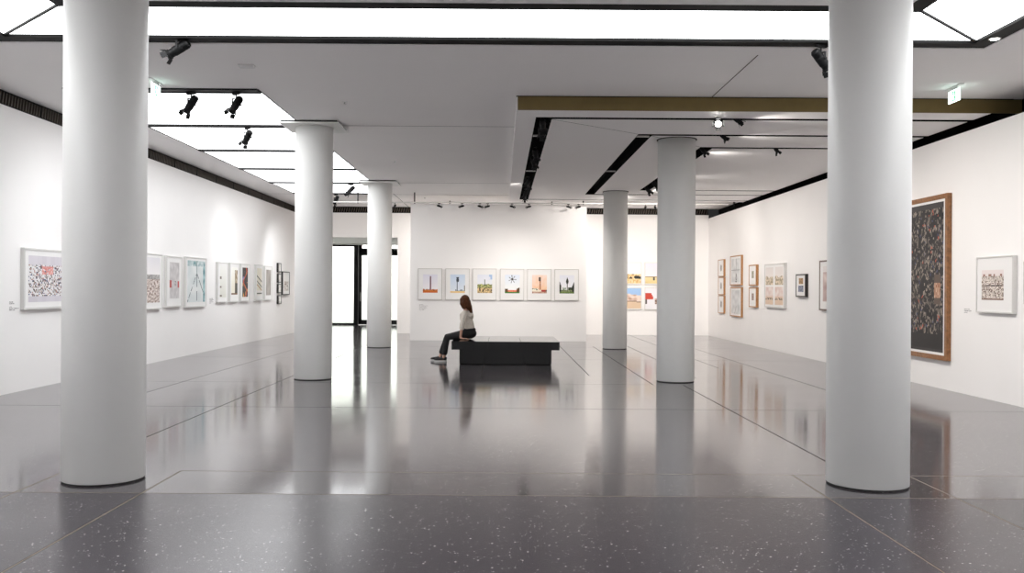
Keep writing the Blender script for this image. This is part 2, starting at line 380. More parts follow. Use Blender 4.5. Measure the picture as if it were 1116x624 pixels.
ordw = ['first', 'second', 'third', 'fourth', 'fifth', 'sixth', 'seventh', 'eighth', 'ninth', 'tenth', 'eleventh', 'twelfth', 'thirteenth', 'fourteenth', 'fifteenth', 'sixteenth', 'seventeenth']
proto = None
for k in range(n):
    if proto is None: g_ = proto = make_grille(GLs - .006, GH, '', 'grilles above the left wall')
    else: g_ = copy_tree(proto)
    g_['label'] = 'dark slatted air grille above the left wall, %s one counted from the back corner' % ordw[n - 1 - k]
    g_.location = (XL - .02, 8.0 + k * GLs, ZWL + .002); g_.rotation_euler = (0, 0, PI / 2)
xs = [(-6.78, -5.0), (-5.0, -3.2), (-3.2, -1.0), (.9, 2.9), (2.9, 4.85), (4.85, 6.76)]
bg = ['above the lobby opening, beside the left wall', 'above the lobby opening, its right half', 'above the back wall, just left of the central partition',
      'above the back wall, just right of the central partition', 'above the framed prints on the back wall', 'in the right rear corner']
for (a, c), lb in zip(xs, bg):
    g_ = make_grille(c - a - .006, GH, 'dark slatted air grille ' + lb, 'grilles above the back wall'); g_.location = (a, YB + .02, ZWL + .002)

# ------------------------------------------------------------------ columns
CX = (-3.085, 2.847); CY = (7.13, 15.02, 23.10); CR = .305
col_lab = {(0, 0): 'large white round column standing nearest on the left', (1, 0): 'large white round column standing nearest on the right',
           (0, 1): 'white round column with square cap plate, second on the left', (1, 1): 'white round column under the dropped ceiling, second on the right',
           (0, 2): 'white round column in front of the glass doors, farthest on the left', (1, 2): 'white round column beside the central partition, farthest on the right'}
for (i, j), lb in col_lab.items():
    top = ZC if (i == 0 or j == 0) else ZD
    t = thing('column', lb, 'column', (CX[i], CY[j], 0), 0, 'round white columns')
    capz = top - .05 if (i == 0 and j > 0) else top - .012
    obj('shaft', lathe(bmesh.new(), [(CR - .004, .014), (CR, .018), (CR, capz)], 96), M['column'], t, smooth=True)
    obj('base_gap', lathe(bmesh.new(), [(CR - .006, 0), (CR - .006, .014)], 96), M['joint'], t, smooth=True)
    if i == 0 and j > 0:
        obj('cap_plate', BX(-.475, .475, -.475, .475, top - .05, top - .03, bevel=.002), M['column'], t)
        obj('cap_gap', BX(-.45, .45, -.45, .45, top - .03, top), M['joint'], t)
    else:
        obj('collar', lathe(bmesh.new(), [(CR + .02, top - .012), (CR + .02, top - .001)], 64), M['joint'] if j else M['column'], t, smooth=True)
for ob in list(C.objects):
    if ob.name.startswith(('shaft', 'base_gap', 'collar')):
        for p in ob.data.polygons: p.use_smooth = len(p.vertices) == 4

# ------------------------------------------------------------------ glass doors to the bright hall
def door_leaf(name, x0, x1, hinge_left, lab=None):
    t = bpy.data.objects.new(name, None); COL.objects.link(t); t.location = (x0, YD, 0); t['kind'] = 'structure'
    if lab: t['label'] = lab
    W = x1 - x0; H = 3.2
    bm = bmesh.new(); st = .13
    box(bm, 0, st if hinge_left else .05, -.03, .03, .012, H); box(bm, W - (.05 if hinge_left else st), W, -.03, .03, .012, H)
    box(bm, 0, W, -.03, .03, H - .42, H - .14); box(bm, 0, W, -.03, .03, .012, .2)
    struct('door_frame', bm, M['blackmetal'], t)
    struct('door_glass', BX(.05, W - .05, -.006, .006, .2, H - .42), M['glass'], t)
    hb = bmesh.new(); hx = st / 2 + .02 if hinge_left else W - st / 2 - .02
    cyl(hb, (hx, -.075, .95), (hx, -.075, 1.3), .016); cyl(hb, (hx, -.075, 1.0), (hx, -.03, 1.0), .01); cyl(hb, (hx, -.075, 1.25), (hx, -.03, 1.25), .01)
    struct('door_handle', hb, M['lens'], t)
    return t
xg = [LXO + .02, on_depth(386, 300, YD)[0], on_depth(398.7, 300, YD)[0], on_depth(434.5, 300, YD)[0]]
t = bpy.data.objects.new('window_1', None); COL.objects.link(t); t.location = (xg[0], YD, 0); t['kind'] = 'structure'
W = xg[1] - xg[0]
bm = bmesh.new(); box(bm, 0, W, -.03, .03, 0, .07); box(bm, 0, W, -.03, .03, 3.13, 3.2); box(bm, 0, .06, -.03, .03, .07, 3.13); struct('window_frame', bm, M['blackmetal'], t)
struct('window_glass', BX(.06, W, -.006, .006, .07, 3.13), M['glass'], t)
bm = BX(xg[1], xg[1] + .17, YD - .09, YD + .09, 0, 3.2); struct('trim_14', bm, M['blackmetal'])
door_leaf('door_1', xg[1] + .18, (xg[1] + OX1) / 2 + .1, True)
door_leaf('door_2', (xg[1] + OX1) / 2 + .11, OX1 - .01, False)
bm = BX(LXO, OX1, YD - .05, YD + .05, 3.2, 3.25); struct('trim_15', bm, M['white'])

# ------------------------------------------------------------------ framed pictures
def hsh(*a):
    s = math.sin(a[0] * 127.1 + (a[1] if len(a) > 1 else 0) * 311.7 + (a[2] if len(a) > 2 else 0) * 74.7) * 43758.5453
    return s - math.floor(s)
def nz(x, y, s=0.): return noise.noise(Vector((x, y, s)))
def mixc(a, b, t): return tuple(p + (q - p) * t for p, q in zip(a, b))
def srgb(r, g, b_): return tuple(((c / 255 + .055) / 1.055) ** 2.4 if c > 10 else c / 3294 for c in (r, g, b_))
def make_print(name, w_, h_, cx, cz, y, fn, parent, nx, nzv):
    me = bpy.data.meshes.new(name)
    vs, fs = [], []
    for j in range(nzv + 1):
        for i in range(nx + 1): vs.append((cx - w_ / 2 + w_ * i / nx, y, cz - h_ / 2 + h_ * j / nzv))
    for j in range(nzv):
        for i in range(nx):
            a = j * (nx + 1) + i; fs.append((a, a + 1, a + nx + 2, a + nx + 1))
    me.from_pydata(vs, [], fs); me.materials.append(M['print'])
    ca = me.color_attributes.new('Col', 'FLOAT_COLOR', 'CORNER'); k = 0
    data = np.empty(len(fs) * 16, dtype=np.float32)
    for j in range(nzv):
        for i in range(nx):
            c = fn((i + .5) / nx, (j + .5) / nzv); data[k * 16:(k + 1) * 16] = (*[min(.9, max(0, q)) for q in c], 1) * 4; k += 1
    ca.data.foreach_set('color', data)
    o = bpy.data.objects.new(name, me); COL.objects.link(o); o.parent = parent; return o
def picture(label, w_, h_, loc, rotz, fmat, fw, depth, margin, fn, res=(28, 34), group=None, cat='picture', prints=None):
    """loc: bottom centre on the wall. margin: (left, right, bottom, top) of the mat, or None. local -y faces the room"""
    t = thing('framed_picture', label, cat, loc, rotz, group)
    bm = bmesh.new(); x0, x1 = -w_ / 2, w_ / 2; yf = -depth; f0 = fw
    # mitred frame of four bars
    def bar(o1, o2, i2, i1):
        v = [bm.verts.new((p[0], yy, p[1])) for yy in (yf, -.003) for p in (o1, o2, i2, i1)]
        for f in ((0, 1, 2, 3), (4, 5, 6, 7), (0, 1, 5, 4), (1, 2, 6, 5), (2, 3, 7, 6), (3, 0, 4, 7)): bm.faces.new([v[q] for q in f])
    A, B, D, E = (x0, 0), (x1, 0), (x1, h_), (x0, h_); a, b_, d, e = (x0 + f0, f0), (x1 - f0, f0), (x1 - f0, h_ - f0), (x0 + f0, h_ - f0)
    bar(A, B, b_, a); bar(B, D, d, b_); bar(D, E, e, d); bar(E, A, a, e)
    obj('frame', bm, fmat, t)
    obj('mat_board', BX(x0 + f0 - .002, x1 - f0 + .002, yf + .010, -.004, f0 - .002, h_ - f0 + .002), M['mat'], t)
    for (l, r, bt, tp, fn_) in (prints or [(*margin, fn)]):
        pw = w_ - l - r; ph = h_ - bt - tp
        make_print('print', pw, ph, x0 + l + pw / 2, bt + ph / 2, yf + .008, fn_, t, *res)
    return t

# --- what the prints show (generic pictures in the photograph's colours)
def sky(t, top, bot): return mixc(bot, top, t)
def p_mast_red(s, t):
    g = .16 + .06 * nz(s * 9, 1)
    if t < .09: return srgb(205, 105, 25)
    if t < g + .02: return mixc(srgb(120, 45, 15), srgb(225, 130, 45), hsh(int(s * 14), int(t * 22)))
    if abs(s - .52) < .035 and t < .90: return srgb(105, 45, 55)
    return sky(t, srgb(225, 224, 236), srgb(248, 243, 244))
def p_mast_blue(s, t):
    if t < .09: return srgb(235, 200, 140)
    if t < .13 + .05 * (nz(s * 12, 3) > .1) and s > .35: return srgb(90, 110, 120)
    if s > .93 and t < .4: return srgb(110, 110, 100)
    if abs(s - .48) < .025 and t < .62: return srgb(70, 85, 100)
    if abs(s - .5) < .08 + .02 * nz(t * 20, 7) and .60 < t < .86: return srgb(45, 52, 66)
    return sky(t, srgb(205, 220, 240), srgb(226, 232, 240))
def p_field(s, t):
    if t < .48 + .05 * nz(s * 6, 2):
        v = nz(s * 9, t * 16, 5) + .25 * (hsh(int(s * 26), int(t * 30)) - .5)
        if t > .28: return mixc(srgb(80, 90, 40), srgb(200, 200, 130), max(0, min(1, .5 + v * 1.3)))
        return mixc(srgb(65, 50, 25), srgb(235, 205, 150), max(0, min(1, .55 + v * 1.6)))
    if abs(s - .5) < .03 and t < .75: return srgb(120, 125, 115)
    if s > .78 and t > .74 and nz(s * 9, t * 9) > -.2: return srgb(165, 190, 225)
    return sky(t, srgb(226, 229, 240), srgb(246, 245, 246))
def p_palm(s, t):
    if t < .06: return srgb(60, 120, 35)
    if t < .17 and .2 < s < .78: return mixc(srgb(205, 90, 50), srgb(235, 140, 105), hsh(int(s * 18), int(t * 22)))
    if t < .24 + .1 * max(0, s - .8) * 4 and (s < .2 or s > .78): return mixc(srgb(25, 30, 15), srgb(130, 80, 25), hsh(int(s * 20), int(t * 22)))
    dx, dy = s - .5, (t - .76) * 1.2; r = math.hypot(dx, dy); an = math.atan2(dy, dx)
    if r < .08 or (r < .26 and math.cos(an * 7 + .6) > .55 + r): return srgb(45, 45, 40)
    return sky(t, srgb(222, 230, 244), srgb(250, 249, 250))
def p_mast_peach(s, t):
    if t < .10: return mixc(srgb(150, 85, 60), srgb(215, 190, 170), hsh(int(s * 20), int(t * 24)))
    if t < .20 and s > .62: return srgb(165, 40, 30) if t > .1 and s < .9 else srgb(90, 70, 50)
    if .17 < t < .26 and s < .42: return srgb(50, 40, 30) if hsh(int(s * 18), int(t * 24)) > .45 else srgb(250, 240, 225)
    if t < .20: return srgb(238, 225, 205)
    if abs(s - .52) < .07 and (.66 < t < .87): return srgb(70, 50, 40)
    if abs(s - .54) < .05 and t < .66: return mixc(srgb(150, 80, 45), srgb(205, 140, 100), hsh(3, int(t * 15)))
    return mixc(srgb(240, 195, 150), srgb(248, 218, 205), max(0, min(1, t + .5 * nz(s * 5, t * 5))))
def p_cypress(s, t):
    side = .28 + .3 * max(0, abs(s - .5) * 2 - .72) * 3.5 + .05 * nz(s * 18, 4)
    if t < .10: return mixc(srgb(60, 85, 35), srgb(120, 140, 70), hsh(int(s * 18), int(t * 24)))
    if (s < .12 or s > .86) and t < side + .1: return srgb(28, 32, 20)
    if t < .20: return mixc(srgb(60, 70, 45), srgb(150, 160, 110), hsh(int(s * 20), int(t * 24)))
    if t < .33 and s > .6: return srgb(45, 55, 35)
    if t < .33 and .2 < s < .45: return srgb(200, 205, 200) if hsh(int(s * 16), int(t * 22)) > .4 else srgb(120, 130, 110)
    if abs(s - .53) < .03 and t < .55: return srgb(90, 90, 80)
    if abs(s - .53) < .10 * max(.1, 1 - abs(t - .66) / .24) and .50 < t < .90: return srgb(38, 40, 32)
    return sky(t, srgb(228, 229, 238), srgb(248, 246, 248))
def p_collage(seed, pal, top=.80, bot=.12, bgc=srgb(208, 203, 210), dens=.44, cells=(44, 40), red=None):
    def fn(s, t):
        if t > top + .05 * nz(s * 12, seed) or t < bot: return mixc(bgc, srgb(235, 232, 238), hsh(int(s * 9), int(t * 5), seed) * .3)
        if red and red[0] < s < red[1] and red[2] < t < red[3] and nz(s * 18, t * 18, seed) > -.25: return mixc(srgb(205, 120, 115), srgb(235, 180, 175), hsh(int(s * 40), int(t * 40)))
        h = hsh(int(s * cells[0] + .6 * nz(t * 9, seed)), int(t * cells[1]), seed)
        if h < dens: return pal[int(h / dens * len(pal)) % len(pal)]
        return mixc(bgc, (.85, .84, .84), .7)
    return fn
PALBW = [srgb(90, 82, 80), srgb(140, 126, 120), srgb(165, 150, 145), srgb(205, 195, 190), srgb(40, 36, 38), srgb(185, 140, 130), srgb(90, 95, 130)]
def p_crowd_city(s, t):
    if t > .62: return sky((t - .62) / .38, srgb(226, 224, 228), srgb(244, 240, 240))
    if t > .52: return mixc(srgb(110, 108, 108), srgb(205, 200, 198), .5 + .8 * nz(s * 14, t * 20))
    v = nz(s * 12 + t * 6, t * 26 - s * 9, 2) * 1.7
    return mixc(srgb(120, 90, 76), srgb(232, 220, 214), max(0, min(1, .62 + v * .8)))
def p_grey_red(s, t):
    if .30 < t < .50 and s < .22: return srgb(175, 62, 58)
    if .30 < t < .48 and s > .84: return srgb(190, 80, 78)
    if .34 < t < .50 and .5 < s < .68 and nz(s * 30, t * 24) > 0: return srgb(110, 105, 108)
    return mixc(srgb(186, 182, 182), srgb(216, 212, 212), .5 + .9 * nz(s * 6, t * 7, 3))
def p_icehall(s, t):
    vp = (.52, .70); c = mixc(srgb(212, 219, 220), srgb(229, 232, 232), .5 + nz(s * 4, t * 5, 1))
    if s > .88: c = mixc(srgb(90, 140, 148), srgb(165, 200, 204), .5 + nz(s * 5, t * 8))
    if t > .86: c = mixc(srgb(130, 165, 168), srgb(214, 224, 225), .5 + 1.2 * nz(s * 10, t * 10))
    for k in (-.75, .8, .0):
        x = vp[0] + k * (vp[1] - t)
        if t < .68 and abs(s - x) < .018 and hsh(int(t * 30), k) > .25: c = srgb(105, 120, 122)
    if t > .68 and abs(s - .52) < .02: c = srgb(130, 150, 150)
    return c
def p_pale_spots(s, t):
    for (a, c) in ((.12, .62), (.1, .33), (.16, .06)):
        if abs(s - a) < .14 and abs(t - c) < .035: return srgb(120, 108, 98)
    return mixc(srgb(222, 221, 212), srgb(236, 236, 232), t)
def p_gold_strip(s, t):
    if t < .06: return srgb(120, 80, 45)
    if s > .62 and t < .42: return srgb(48, 45, 32)
    if s > .55 and t < .88: return mixc(srgb(120, 95, 60), srgb(200, 185, 160), .5 + nz(s * 6, t * 9))
    return mixc(srgb(238, 232, 214), srgb(245, 243, 238), t)
def p_neon(s, t):
    v = nz(s * 6, t * 7, 9); p = abs(s - (.5 + .28 * math.sin(t * 9)))
    if p < .07: return mixc(srgb(200, 30, 30), srgb(245, 130, 60), .5 + v)
    if v > .38: return srgb(120, 130, 190) if t > .5 else srgb(230, 170, 90)
    return srgb(30, 16, 18)
def p_bars(s, t):
    q = t + .17 * (s - .5)
    for c, w_, k in ((.62, .025, 0), (.43, .022, 0), (.31, .022, 1)):
        if abs(t + .22 * (s - .5) - c) < w_: return srgb(165, 120, 75) if k else srgb(48, 46, 42)
    if abs(t - .10) < .022: return srgb(90, 90, 80)
    return srgb(228, 222, 206) if t > .2 else srgb(236, 232, 226)
def p_taupe(s, t): return mixc(srgb(128, 118, 112), srgb(190, 182, 176), .5 + 1.1 * nz(s * 14, t * 2.5, 6))
def p_small(seed):
    def fn(s, t): return mixc(srgb(205, 198, 192), srgb(246, 244, 242), hsh(int(s * 5), int(t * 5), seed))
    return fn
def p_ink(s, t):
    if t > .62: return srgb(240, 238, 236)
    return mixc(srgb(140, 120, 112), srgb(240, 236, 232), max(0, min(1, .62 + 1.5 * nz(s * 8, t * 8, 4))))
def p_plate(seed):
    def fn(s, t):
        r = math.hypot((s - .5) * 1.1, t - .5)
        return mixc(srgb(75, 68, 66), srgb(190, 182, 176), .5 + nz(s * 7, t * 9, seed)) if r < .47 else (.85, .84, .83)
    return fn
def p_interior(seed):
    def fn(s, t):
        c = mixc(srgb(196, 198, 198), srgb(226, 227, 226), .5 + .8 * nz(s * 4, t * 5, seed))
        if seed == 1 and abs(t - .52) < .02: c = srgb(150, 152, 152)
        if seed == 1 and t > .52 and abs(s - .55) < .02: c = srgb(160, 162, 162)
        if seed == 1 and t < .42 and .45 < s < .62: c = mixc(srgb(90, 90, 90), c, hsh(int(s * 18), int(t * 20)))
        if seed == 2 and t < .35 and abs(s - .5 - .6 * (t - .2)) < .02: c = srgb(165, 166, 160)
        return c
    return fn
def p_tiny(seed):
    cs = [(srgb(90, 100, 70), srgb(190, 180, 160)), (srgb(110, 65, 50), srgb(180, 165, 155)), ]
    def fn(s, t): return mixc(*cs[seed], max(0, min(1, .5 + 1.1 * nz(s * 5, t * 6, seed))))
    return fn
def p_coast(seed):
    def fn(s, t):
        g = .46 + .12 * nz(s * 3, seed)
        if seed < 2:
            if t > g: return sky(t, srgb(225, 219, 216), srgb(240, 232, 226))
            return mixc(srgb(150, 138, 110), srgb(228, 210, 186), max(0, min(1, .5 + 1.3 * nz(s * 7, t * 9, seed))))
        if t > .45: return mixc(srgb(215, 190, 182), srgb(232, 220, 214), .5 + nz(s * 4, t * 4, seed))
        if .28 < t < .40 and nz(s * 9, t * 9, seed) > -.05: return srgb(95, 75, 60)
        return srgb(220, 194, 170)
    return fn
def p_two(s, t):
    if t > .56: return mixc(srgb(110, 75, 35), srgb(190, 150, 95), .5 + nz(s * 6, t * 9)) if .1 < s < .92 else srgb(235, 230, 225)
    if t > .45: return srgb(236, 232, 228)
    return mixc(srgb(70, 75, 95), srgb(160, 165, 185), .5 + 1.2 * nz(s * 8, t * 12, 2))
def p_mauve(s, t): return mixc(srgb(178, 150, 146), srgb(222, 205, 200), .5 + nz(s * 2, t * 6, 8)) if t < .85 else srgb(228, 222, 220)
def p_dark_wall(s, t):
    c = mixc(srgb(18, 17, 18), srgb(42, 39, 40), .5 + nz(s * 5, t * 7, 3))
    if t < .12: return srgb(40, 37, 37) if t > .02 else srgb(58, 54, 53)
    if t > .96: return srgb(60, 57, 57)
    if .84 < s < .95 and .32 < t < .52:
        return mixc(srgb(150, 90, 60), srgb(205, 175, 150), hsh(int(s * 90), int(t * 60))) if .36 < t < .46 else srgb(95, 80, 72)
    h = hsh(int(s * 64 + 2 * nz(t * 14, s * 6, 2)), int(t * 62 + 2 * nz(s * 14, 7)), 5)
    if h > .64:
        if nz(s * 16, t * 16, 11) > -.35:
            if h > .99: return srgb(185, 90, 68)
            if h > .97: return srgb(70, 74, 108)
            return mixc(srgb(66, 60, 56), srgb(168, 156, 144), (h - .64) / .34)
    return c
def p_lace(s, t):
    if t > .80: return srgb(232, 222, 220) if (t > .95 or hsh(int(s * 13), 3) > .35 or t > .86) else srgb(150, 110, 95)
    h = hsh(int(s * 26), int(t * 28), 4)
    if t < .05: return srgb(130, 100, 85)
    if abs(t - .48) < .03 and h > .35: return srgb(75, 62, 58)
    return mixc(srgb(98, 72, 58), srgb(230, 220, 212), min(1, h * 1.25))
def p_house(seed):
    def fn(s, t):
        if seed == 0:
            if t > .46: return sky(t, srgb(236, 233, 238), srgb(244, 240, 240))
            if t > .24 and nz(s * 8, t * 6, 1) > -.1: return srgb(70, 45, 30) if s < .75 else srgb(28, 28, 24)
            return mixc(srgb(212, 170, 105), srgb(244, 220, 172), hsh(int(s * 20), int(t * 20)))
        if seed == 1:
            if t > .36: return sky(t, srgb(232, 229, 240), srgb(246, 241, 240))
            if t > .30: return srgb(150, 120, 70)
            if .16 < t < .30 and abs(s - .34) < .04 or .16 < t < .28 and abs(s - .5) < .04: return srgb(70, 65, 60)
            return mixc(srgb(222, 200, 140), srgb(240, 222, 170), t * 3)
        if seed == 2:
            if t > .80 - .15 * s: return srgb(160, 195, 235)
            if t > .40 - .1 * (s - .5): return mixc(srgb(175, 135, 110), srgb(240, 218, 205), max(0, min(1, .62 + 1.4 * nz(s * 6, t * 6, 3))))
            if t > .36 - .1 * (s - .5): return srgb(120, 85, 70)
            return srgb(222, 195, 165)
        if t > .48 and t < .76 and s < .3 - .5 * max(0, t - .6): return srgb(205, 70, 52)
        if .24 < t < .5 and s > .38: return mixc(srgb(85, 55, 45), srgb(215, 185, 165), hsh(int(s * 14), int(t * 14)))
        if .22 < t < .46 and s < .08: return srgb(90, 80, 80)
        return srgb(238, 236, 240)
    return fn

FD = .06
def on_left_wall(label, xl, xr, yt, yb, fmat, fw, mg, fn, group=None, res=(28, 34), depth=FD, edge='l', prints=None):
    X = XL + depth; xe = xl if edge == 'l' else xr
    Ye, zt = on_side(xe, yt, X); _, zb = on_side(xe, yb, X); Y0 = on_side(xl, yt, X)[0]; Y1 = on_side(xr, yt, X)[0]
    w_, h_ = Y1 - Y0, zt - zb
    mgn = (mg[0] * w_, mg[1] * w_, mg[2] * h_, mg[3] * h_) if mg else None
    return picture(label, w_, h_, (XL, (Y0 + Y1) / 2, zb), PI / 2, fmat, fw, depth, mgn, fn, res, group, prints=prints and prints(w_, h_))
def on_right_wall(label, xl, xr, yt, yb, fmat, fw, mg, fn, group=None, res=(28, 34), depth=FD, edge='r', prints=None):
    X = XR - depth; xe = xl if edge == 'l' else xr
    Ye, zt = on_side(xe, yt, X); _, zb = on_side(xe, yb, X); Y0 = on_side(xl, yt, X)[0]; Y1 = on_side(xr, yt, X)[0]
    w_, h_ = Y0 - Y1, zt - zb
    mgn = (mg[0] * w_, mg[1] * w_, mg[2] * h_, mg[3] * h_) if mg else None
    return picture(label, w_, h_, (XR, (Y0 + Y1) / 2, zb), -PI / 2, fmat, fw, depth, mgn, fn, res, group, prints=prints and prints(w_, h_))
def on_front(label, xl, xr, yt, yb, Y, fmat, fw, mg, fn, group=None, res=(28, 34), depth=FD):
    x0, zt = on_depth(xl, yt, Y - depth); x1, _ = on_depth(xr, yt, Y - depth); _, zb = on_depth((xl + xr) / 2, yb, Y - depth); _, zt = on_depth((xl + xr) / 2, yt, Y - depth)
    w_, h_ = x1 - x0, zt - zb
    return picture(label, w_, h_, ((x0 + x1) / 2, Y, zb), 0, fmat, fw, depth, (mg[0] * w_, mg[1] * w_, mg[2] * h_, mg[3] * h_), fn, res, group)

# left wall
GLW = 'pictures on the left wall'
on_left_wall('white framed busy crowd picture with red cluster, partly behind the nearest left column', 26.8, 78, 269.4, 337.4, M['whiteframe'], .03, (.09, .09, .12, .12),
             p_collage(3, PALBW, red=(.33, .62, .60, .78)), GLW, (96, 72))
on_left_wall('white framed hazy city photograph emerging right of the nearest left column', 150, 177.3, 277.1, 336.2, M['whiteframe'], .022, (.07, .10, .12, .07), p_crowd_city, GLW, (36, 50), edge='r')
on_left_wall('narrow white framed grey picture with two red accents', 182, 198.8, 278.3, 334.6, M['whiteframe'], .025, (.20, .18, .17, .12), p_grey_red, GLW, (24, 44))
on_left_wall('white framed pale blue-green picture of a receding icy hall', 203, 225.5, 279.2, 335.0, M['whiteframe'], .025, (.08, .07, .10, .07), p_icehall, GLW, (50, 60))
on_left_wall('white framed nearly blank picture with three small brown spots', 237.8, 248.7, 285.2, 329.4, M['whiteframe'], .025, (.22, .15, .12, .09), p_pale_spots, GLW, (20, 36))
on_left_wall('white framed picture with a dark and gold vertical strip on cream', 251.1, 261, 286.1, 329.1, M['whiteframe'], .025, (.16, .17, .19, .10), p_gold_strip, GLW, (20, 36))
on_left_wall('white framed dark picture with glowing red streaks', 263, 272.4, 287.0, 328.4, M['whiteframe'], .025, (.18, .19, .12, .10), p_neon, GLW, (22, 40))
on_left_wall('white framed cream picture with slanting dark bars', 279, 286.9, 288.0, 327.5, M['whiteframe'], .025, (.19, .14, .13, .10), p_bars, GLW, (22, 44))
on_left_wall('white framed picture filled with streaky taupe grey', 288.9, 296.8, 289.4, 326.8, M['whiteframe'], .025, (.19, .15, .14, .11), p_taupe, GLW, (20, 36))
st = ['topmost', 'second from the top', 'third from the top', 'lowest']
for k, (a, c) in enumerate(((286.3, 296.4), (298.0, 307.8), (309.2, 319.3), (321.4, 331.2))):
    on_left_wall('small black frame in the column of four on the left wall, %s' % st[k], 303.6, 306.9, a, c, M['blackframe'], .03, (.16, .16, .16, .16), p_small(k), 'column of four small black frames', (8, 8))
on_left_wall('wide black framed ink picture beside the column of four small black frames', 308.4, 315.9, 295.5, 321.3, M['blackframe'], .03, (.16, .16, .18, .18), p_ink, GLW, (22, 24))

# central partition
GC = 'six white framed pictures on the central partition'
cen = [(455.6, 481.9, 292.4, 326.4, p_mast_red, 'white framed picture of a dark red mast over orange ground, leftmost on the central partition'),
       (485.4, 511.7, 292.5, 326.6, p_mast_blue, 'white framed picture of a dark mast on pale blue sky, behind the seated woman'),
       (515.0, 541.3, 292.6, 326.8, p_field, 'white framed picture of a thin tower over green and tan fields'),
       (545.0, 571.3, 292.8, 327.0, p_palm, 'white framed picture of a spiky palm-like crown floating over red roofs'),
       (574.7, 601.0, 293.0, 327.1, p_mast_peach, 'white framed picture of a mast on a peach coloured sky'),
       (604.5, 630.8, 293.2, 327.3, p_cypress, 'white framed picture of a dark cypress-like mast, rightmost on the central partition')]
for xl, xr, yt, yb, fn, lb in cen:
    on_front(lb, xl, xr, yt, yb, 26.2, M['greyframe'], .014, (.205, .185, .225, .19), fn, GC, (34, 42), depth=.05)
# back wall, two by two
GB = 'two by two block of coast pictures on the back wall'
hs = [(669.5, 699.3, 285.6, 309.8, 'white edged picture of houses on a golden hill, upper left on the back wall'), (702.8, 732.5, 285.8, 310.0, 'white edged picture of figures on a yellow field, upper right on the back wall'),
      (669.5, 699.3, 312.9, 337.3, 'white edged picture of a rocky slope under blue sky on the back wall'), (702.8, 732.5, 313.1, 337.5, 'white edged picture of a red roof on pale ground, on the back wall')]
for k, (xl, xr, yt, yb, lb) in enumerate(hs):
    on_front(lb, xl, xr, yt, yb, YB, M['whiteframe'], .012, (.02, .02, .05, .04), p_house(k), GB, (30, 26), depth=.05)
# right wall
GR = 'pictures on the right wall'
for k, (a, c) in enumerate(((282.2, 301.2), (301.8, 321.2), (321.8, 341.4))):
    on_right_wall('slim oak framed print in the stack of three on the right wall, %s' % ['top one', 'middle one', 'bottom one'][k], 782.6, 788.6, a, c, M['oak'], .022, (.36, .32, .30, .28), p_plate(k), 'stack of three slim oak frames', (10, 14))
for k, (a, c) in enumerate(((277.5, 310.6), (312.7, 345.6))):
    on_right_wall(['oak framed grey interior picture, upper of the taller pair on the right wall', 'oak framed pale grey picture, lower of the taller pair on the right wall'][k], 795.7, 807.7, a, c, M['oak'], .03, (.12, .12, .10, .10), p_interior(k + 1), 'taller pair of oak frames', (24, 34))
for k, (a, c) in enumerate(((288, 311.0), (313, 335.0))):
    on_right_wall(['thick oak framed small print with green motif, upper of the shorter pair', 'thick oak framed small print with rust motif, lower of the shorter pair'][k], 816, 824.0, a, c, M['oak'], .03, (.38, .34, .36, .30), p_tiny(k), 'shorter pair of oak frames', (8, 12), depth=.07)
def quad(w_, h_):
    q = []
    for k, (i, j) in enumerate(((0, 1), (1, 1), (0, 0), (1, 0))):
        l = .05 * w_ + i * .49 * w_; r = w_ - l - .40 * w_; b_ = (.07 if j == 0 else .515) * h_
        q.append((l, r, b_, h_ - b_ - .405 * h_, p_coast(k)))
    return q
on_right_wall('white framed picture of four beach views in one frame', 833.2, 854.6, 286, 336, M['whiteframe'], .03, None, None, GR, (22, 26), depth=.07, prints=quad)
on_right_wall('small black framed picture hanging alone on the right wall', 867.2, 877.6, 298.2, 323.6, M['blackframe'], .03, (.24, .22, .22, .18), p_two, GR, (16, 26), depth=.07)
on_right_wall('dark brown framed mauve picture cut off by the nearest right column', 892.9, 912, 284, 337.8, M['brownframe'], .03, (.20, .18, .18, .12), p_mauve, GR, (20, 30), edge='l')
on_right_wall('very tall walnut framed dark picture beside the nearest right column', 968, 1032.6, 209.9, 393.6, M['walnut'], .075, (.06, .06, .045, .045), p_dark_wall, GR, (120, 160), depth=.07)
on_right_wall('white framed brown lacework picture right of the tall walnut frame', 1063.8, 1103.9, 277.7, 342.0, M['whiteframe'], .02, (.15, .25, .23, .24), p_lace, GR, (44, 44))
on_right_wall('white framed picture cut off by the right edge of the photograph', 1115.2, 1165, 285.0, 331.3, M['whiteframe'], .02, (.2, .2, .2, .2), p_lace, GR, (20, 20), edge='l')
# two small pictures in the bright hall beyond the doors
for k, (px, ya, yb) in enumerate(((369.5, 292, 299), (370.0, 309, 322))):
    X0, zt = on_depth(px - .9, ya, 42); X1, zb = on_depth(px + .9, yb, 42)
    picture(['tiny dark picture on the hall wall seen through the glass, upper one', 'tiny dark picture on the hall wall seen through the glass, lower one'][k], X1 - X0 + .02, zt - zb, ((X0 + X1) / 2, 42, zb), 0, M['greyframe'], .015, .03, (.03, .03, .04, .04), p_taupe, (6, 10), 'pictures in the hall beyond the doors')

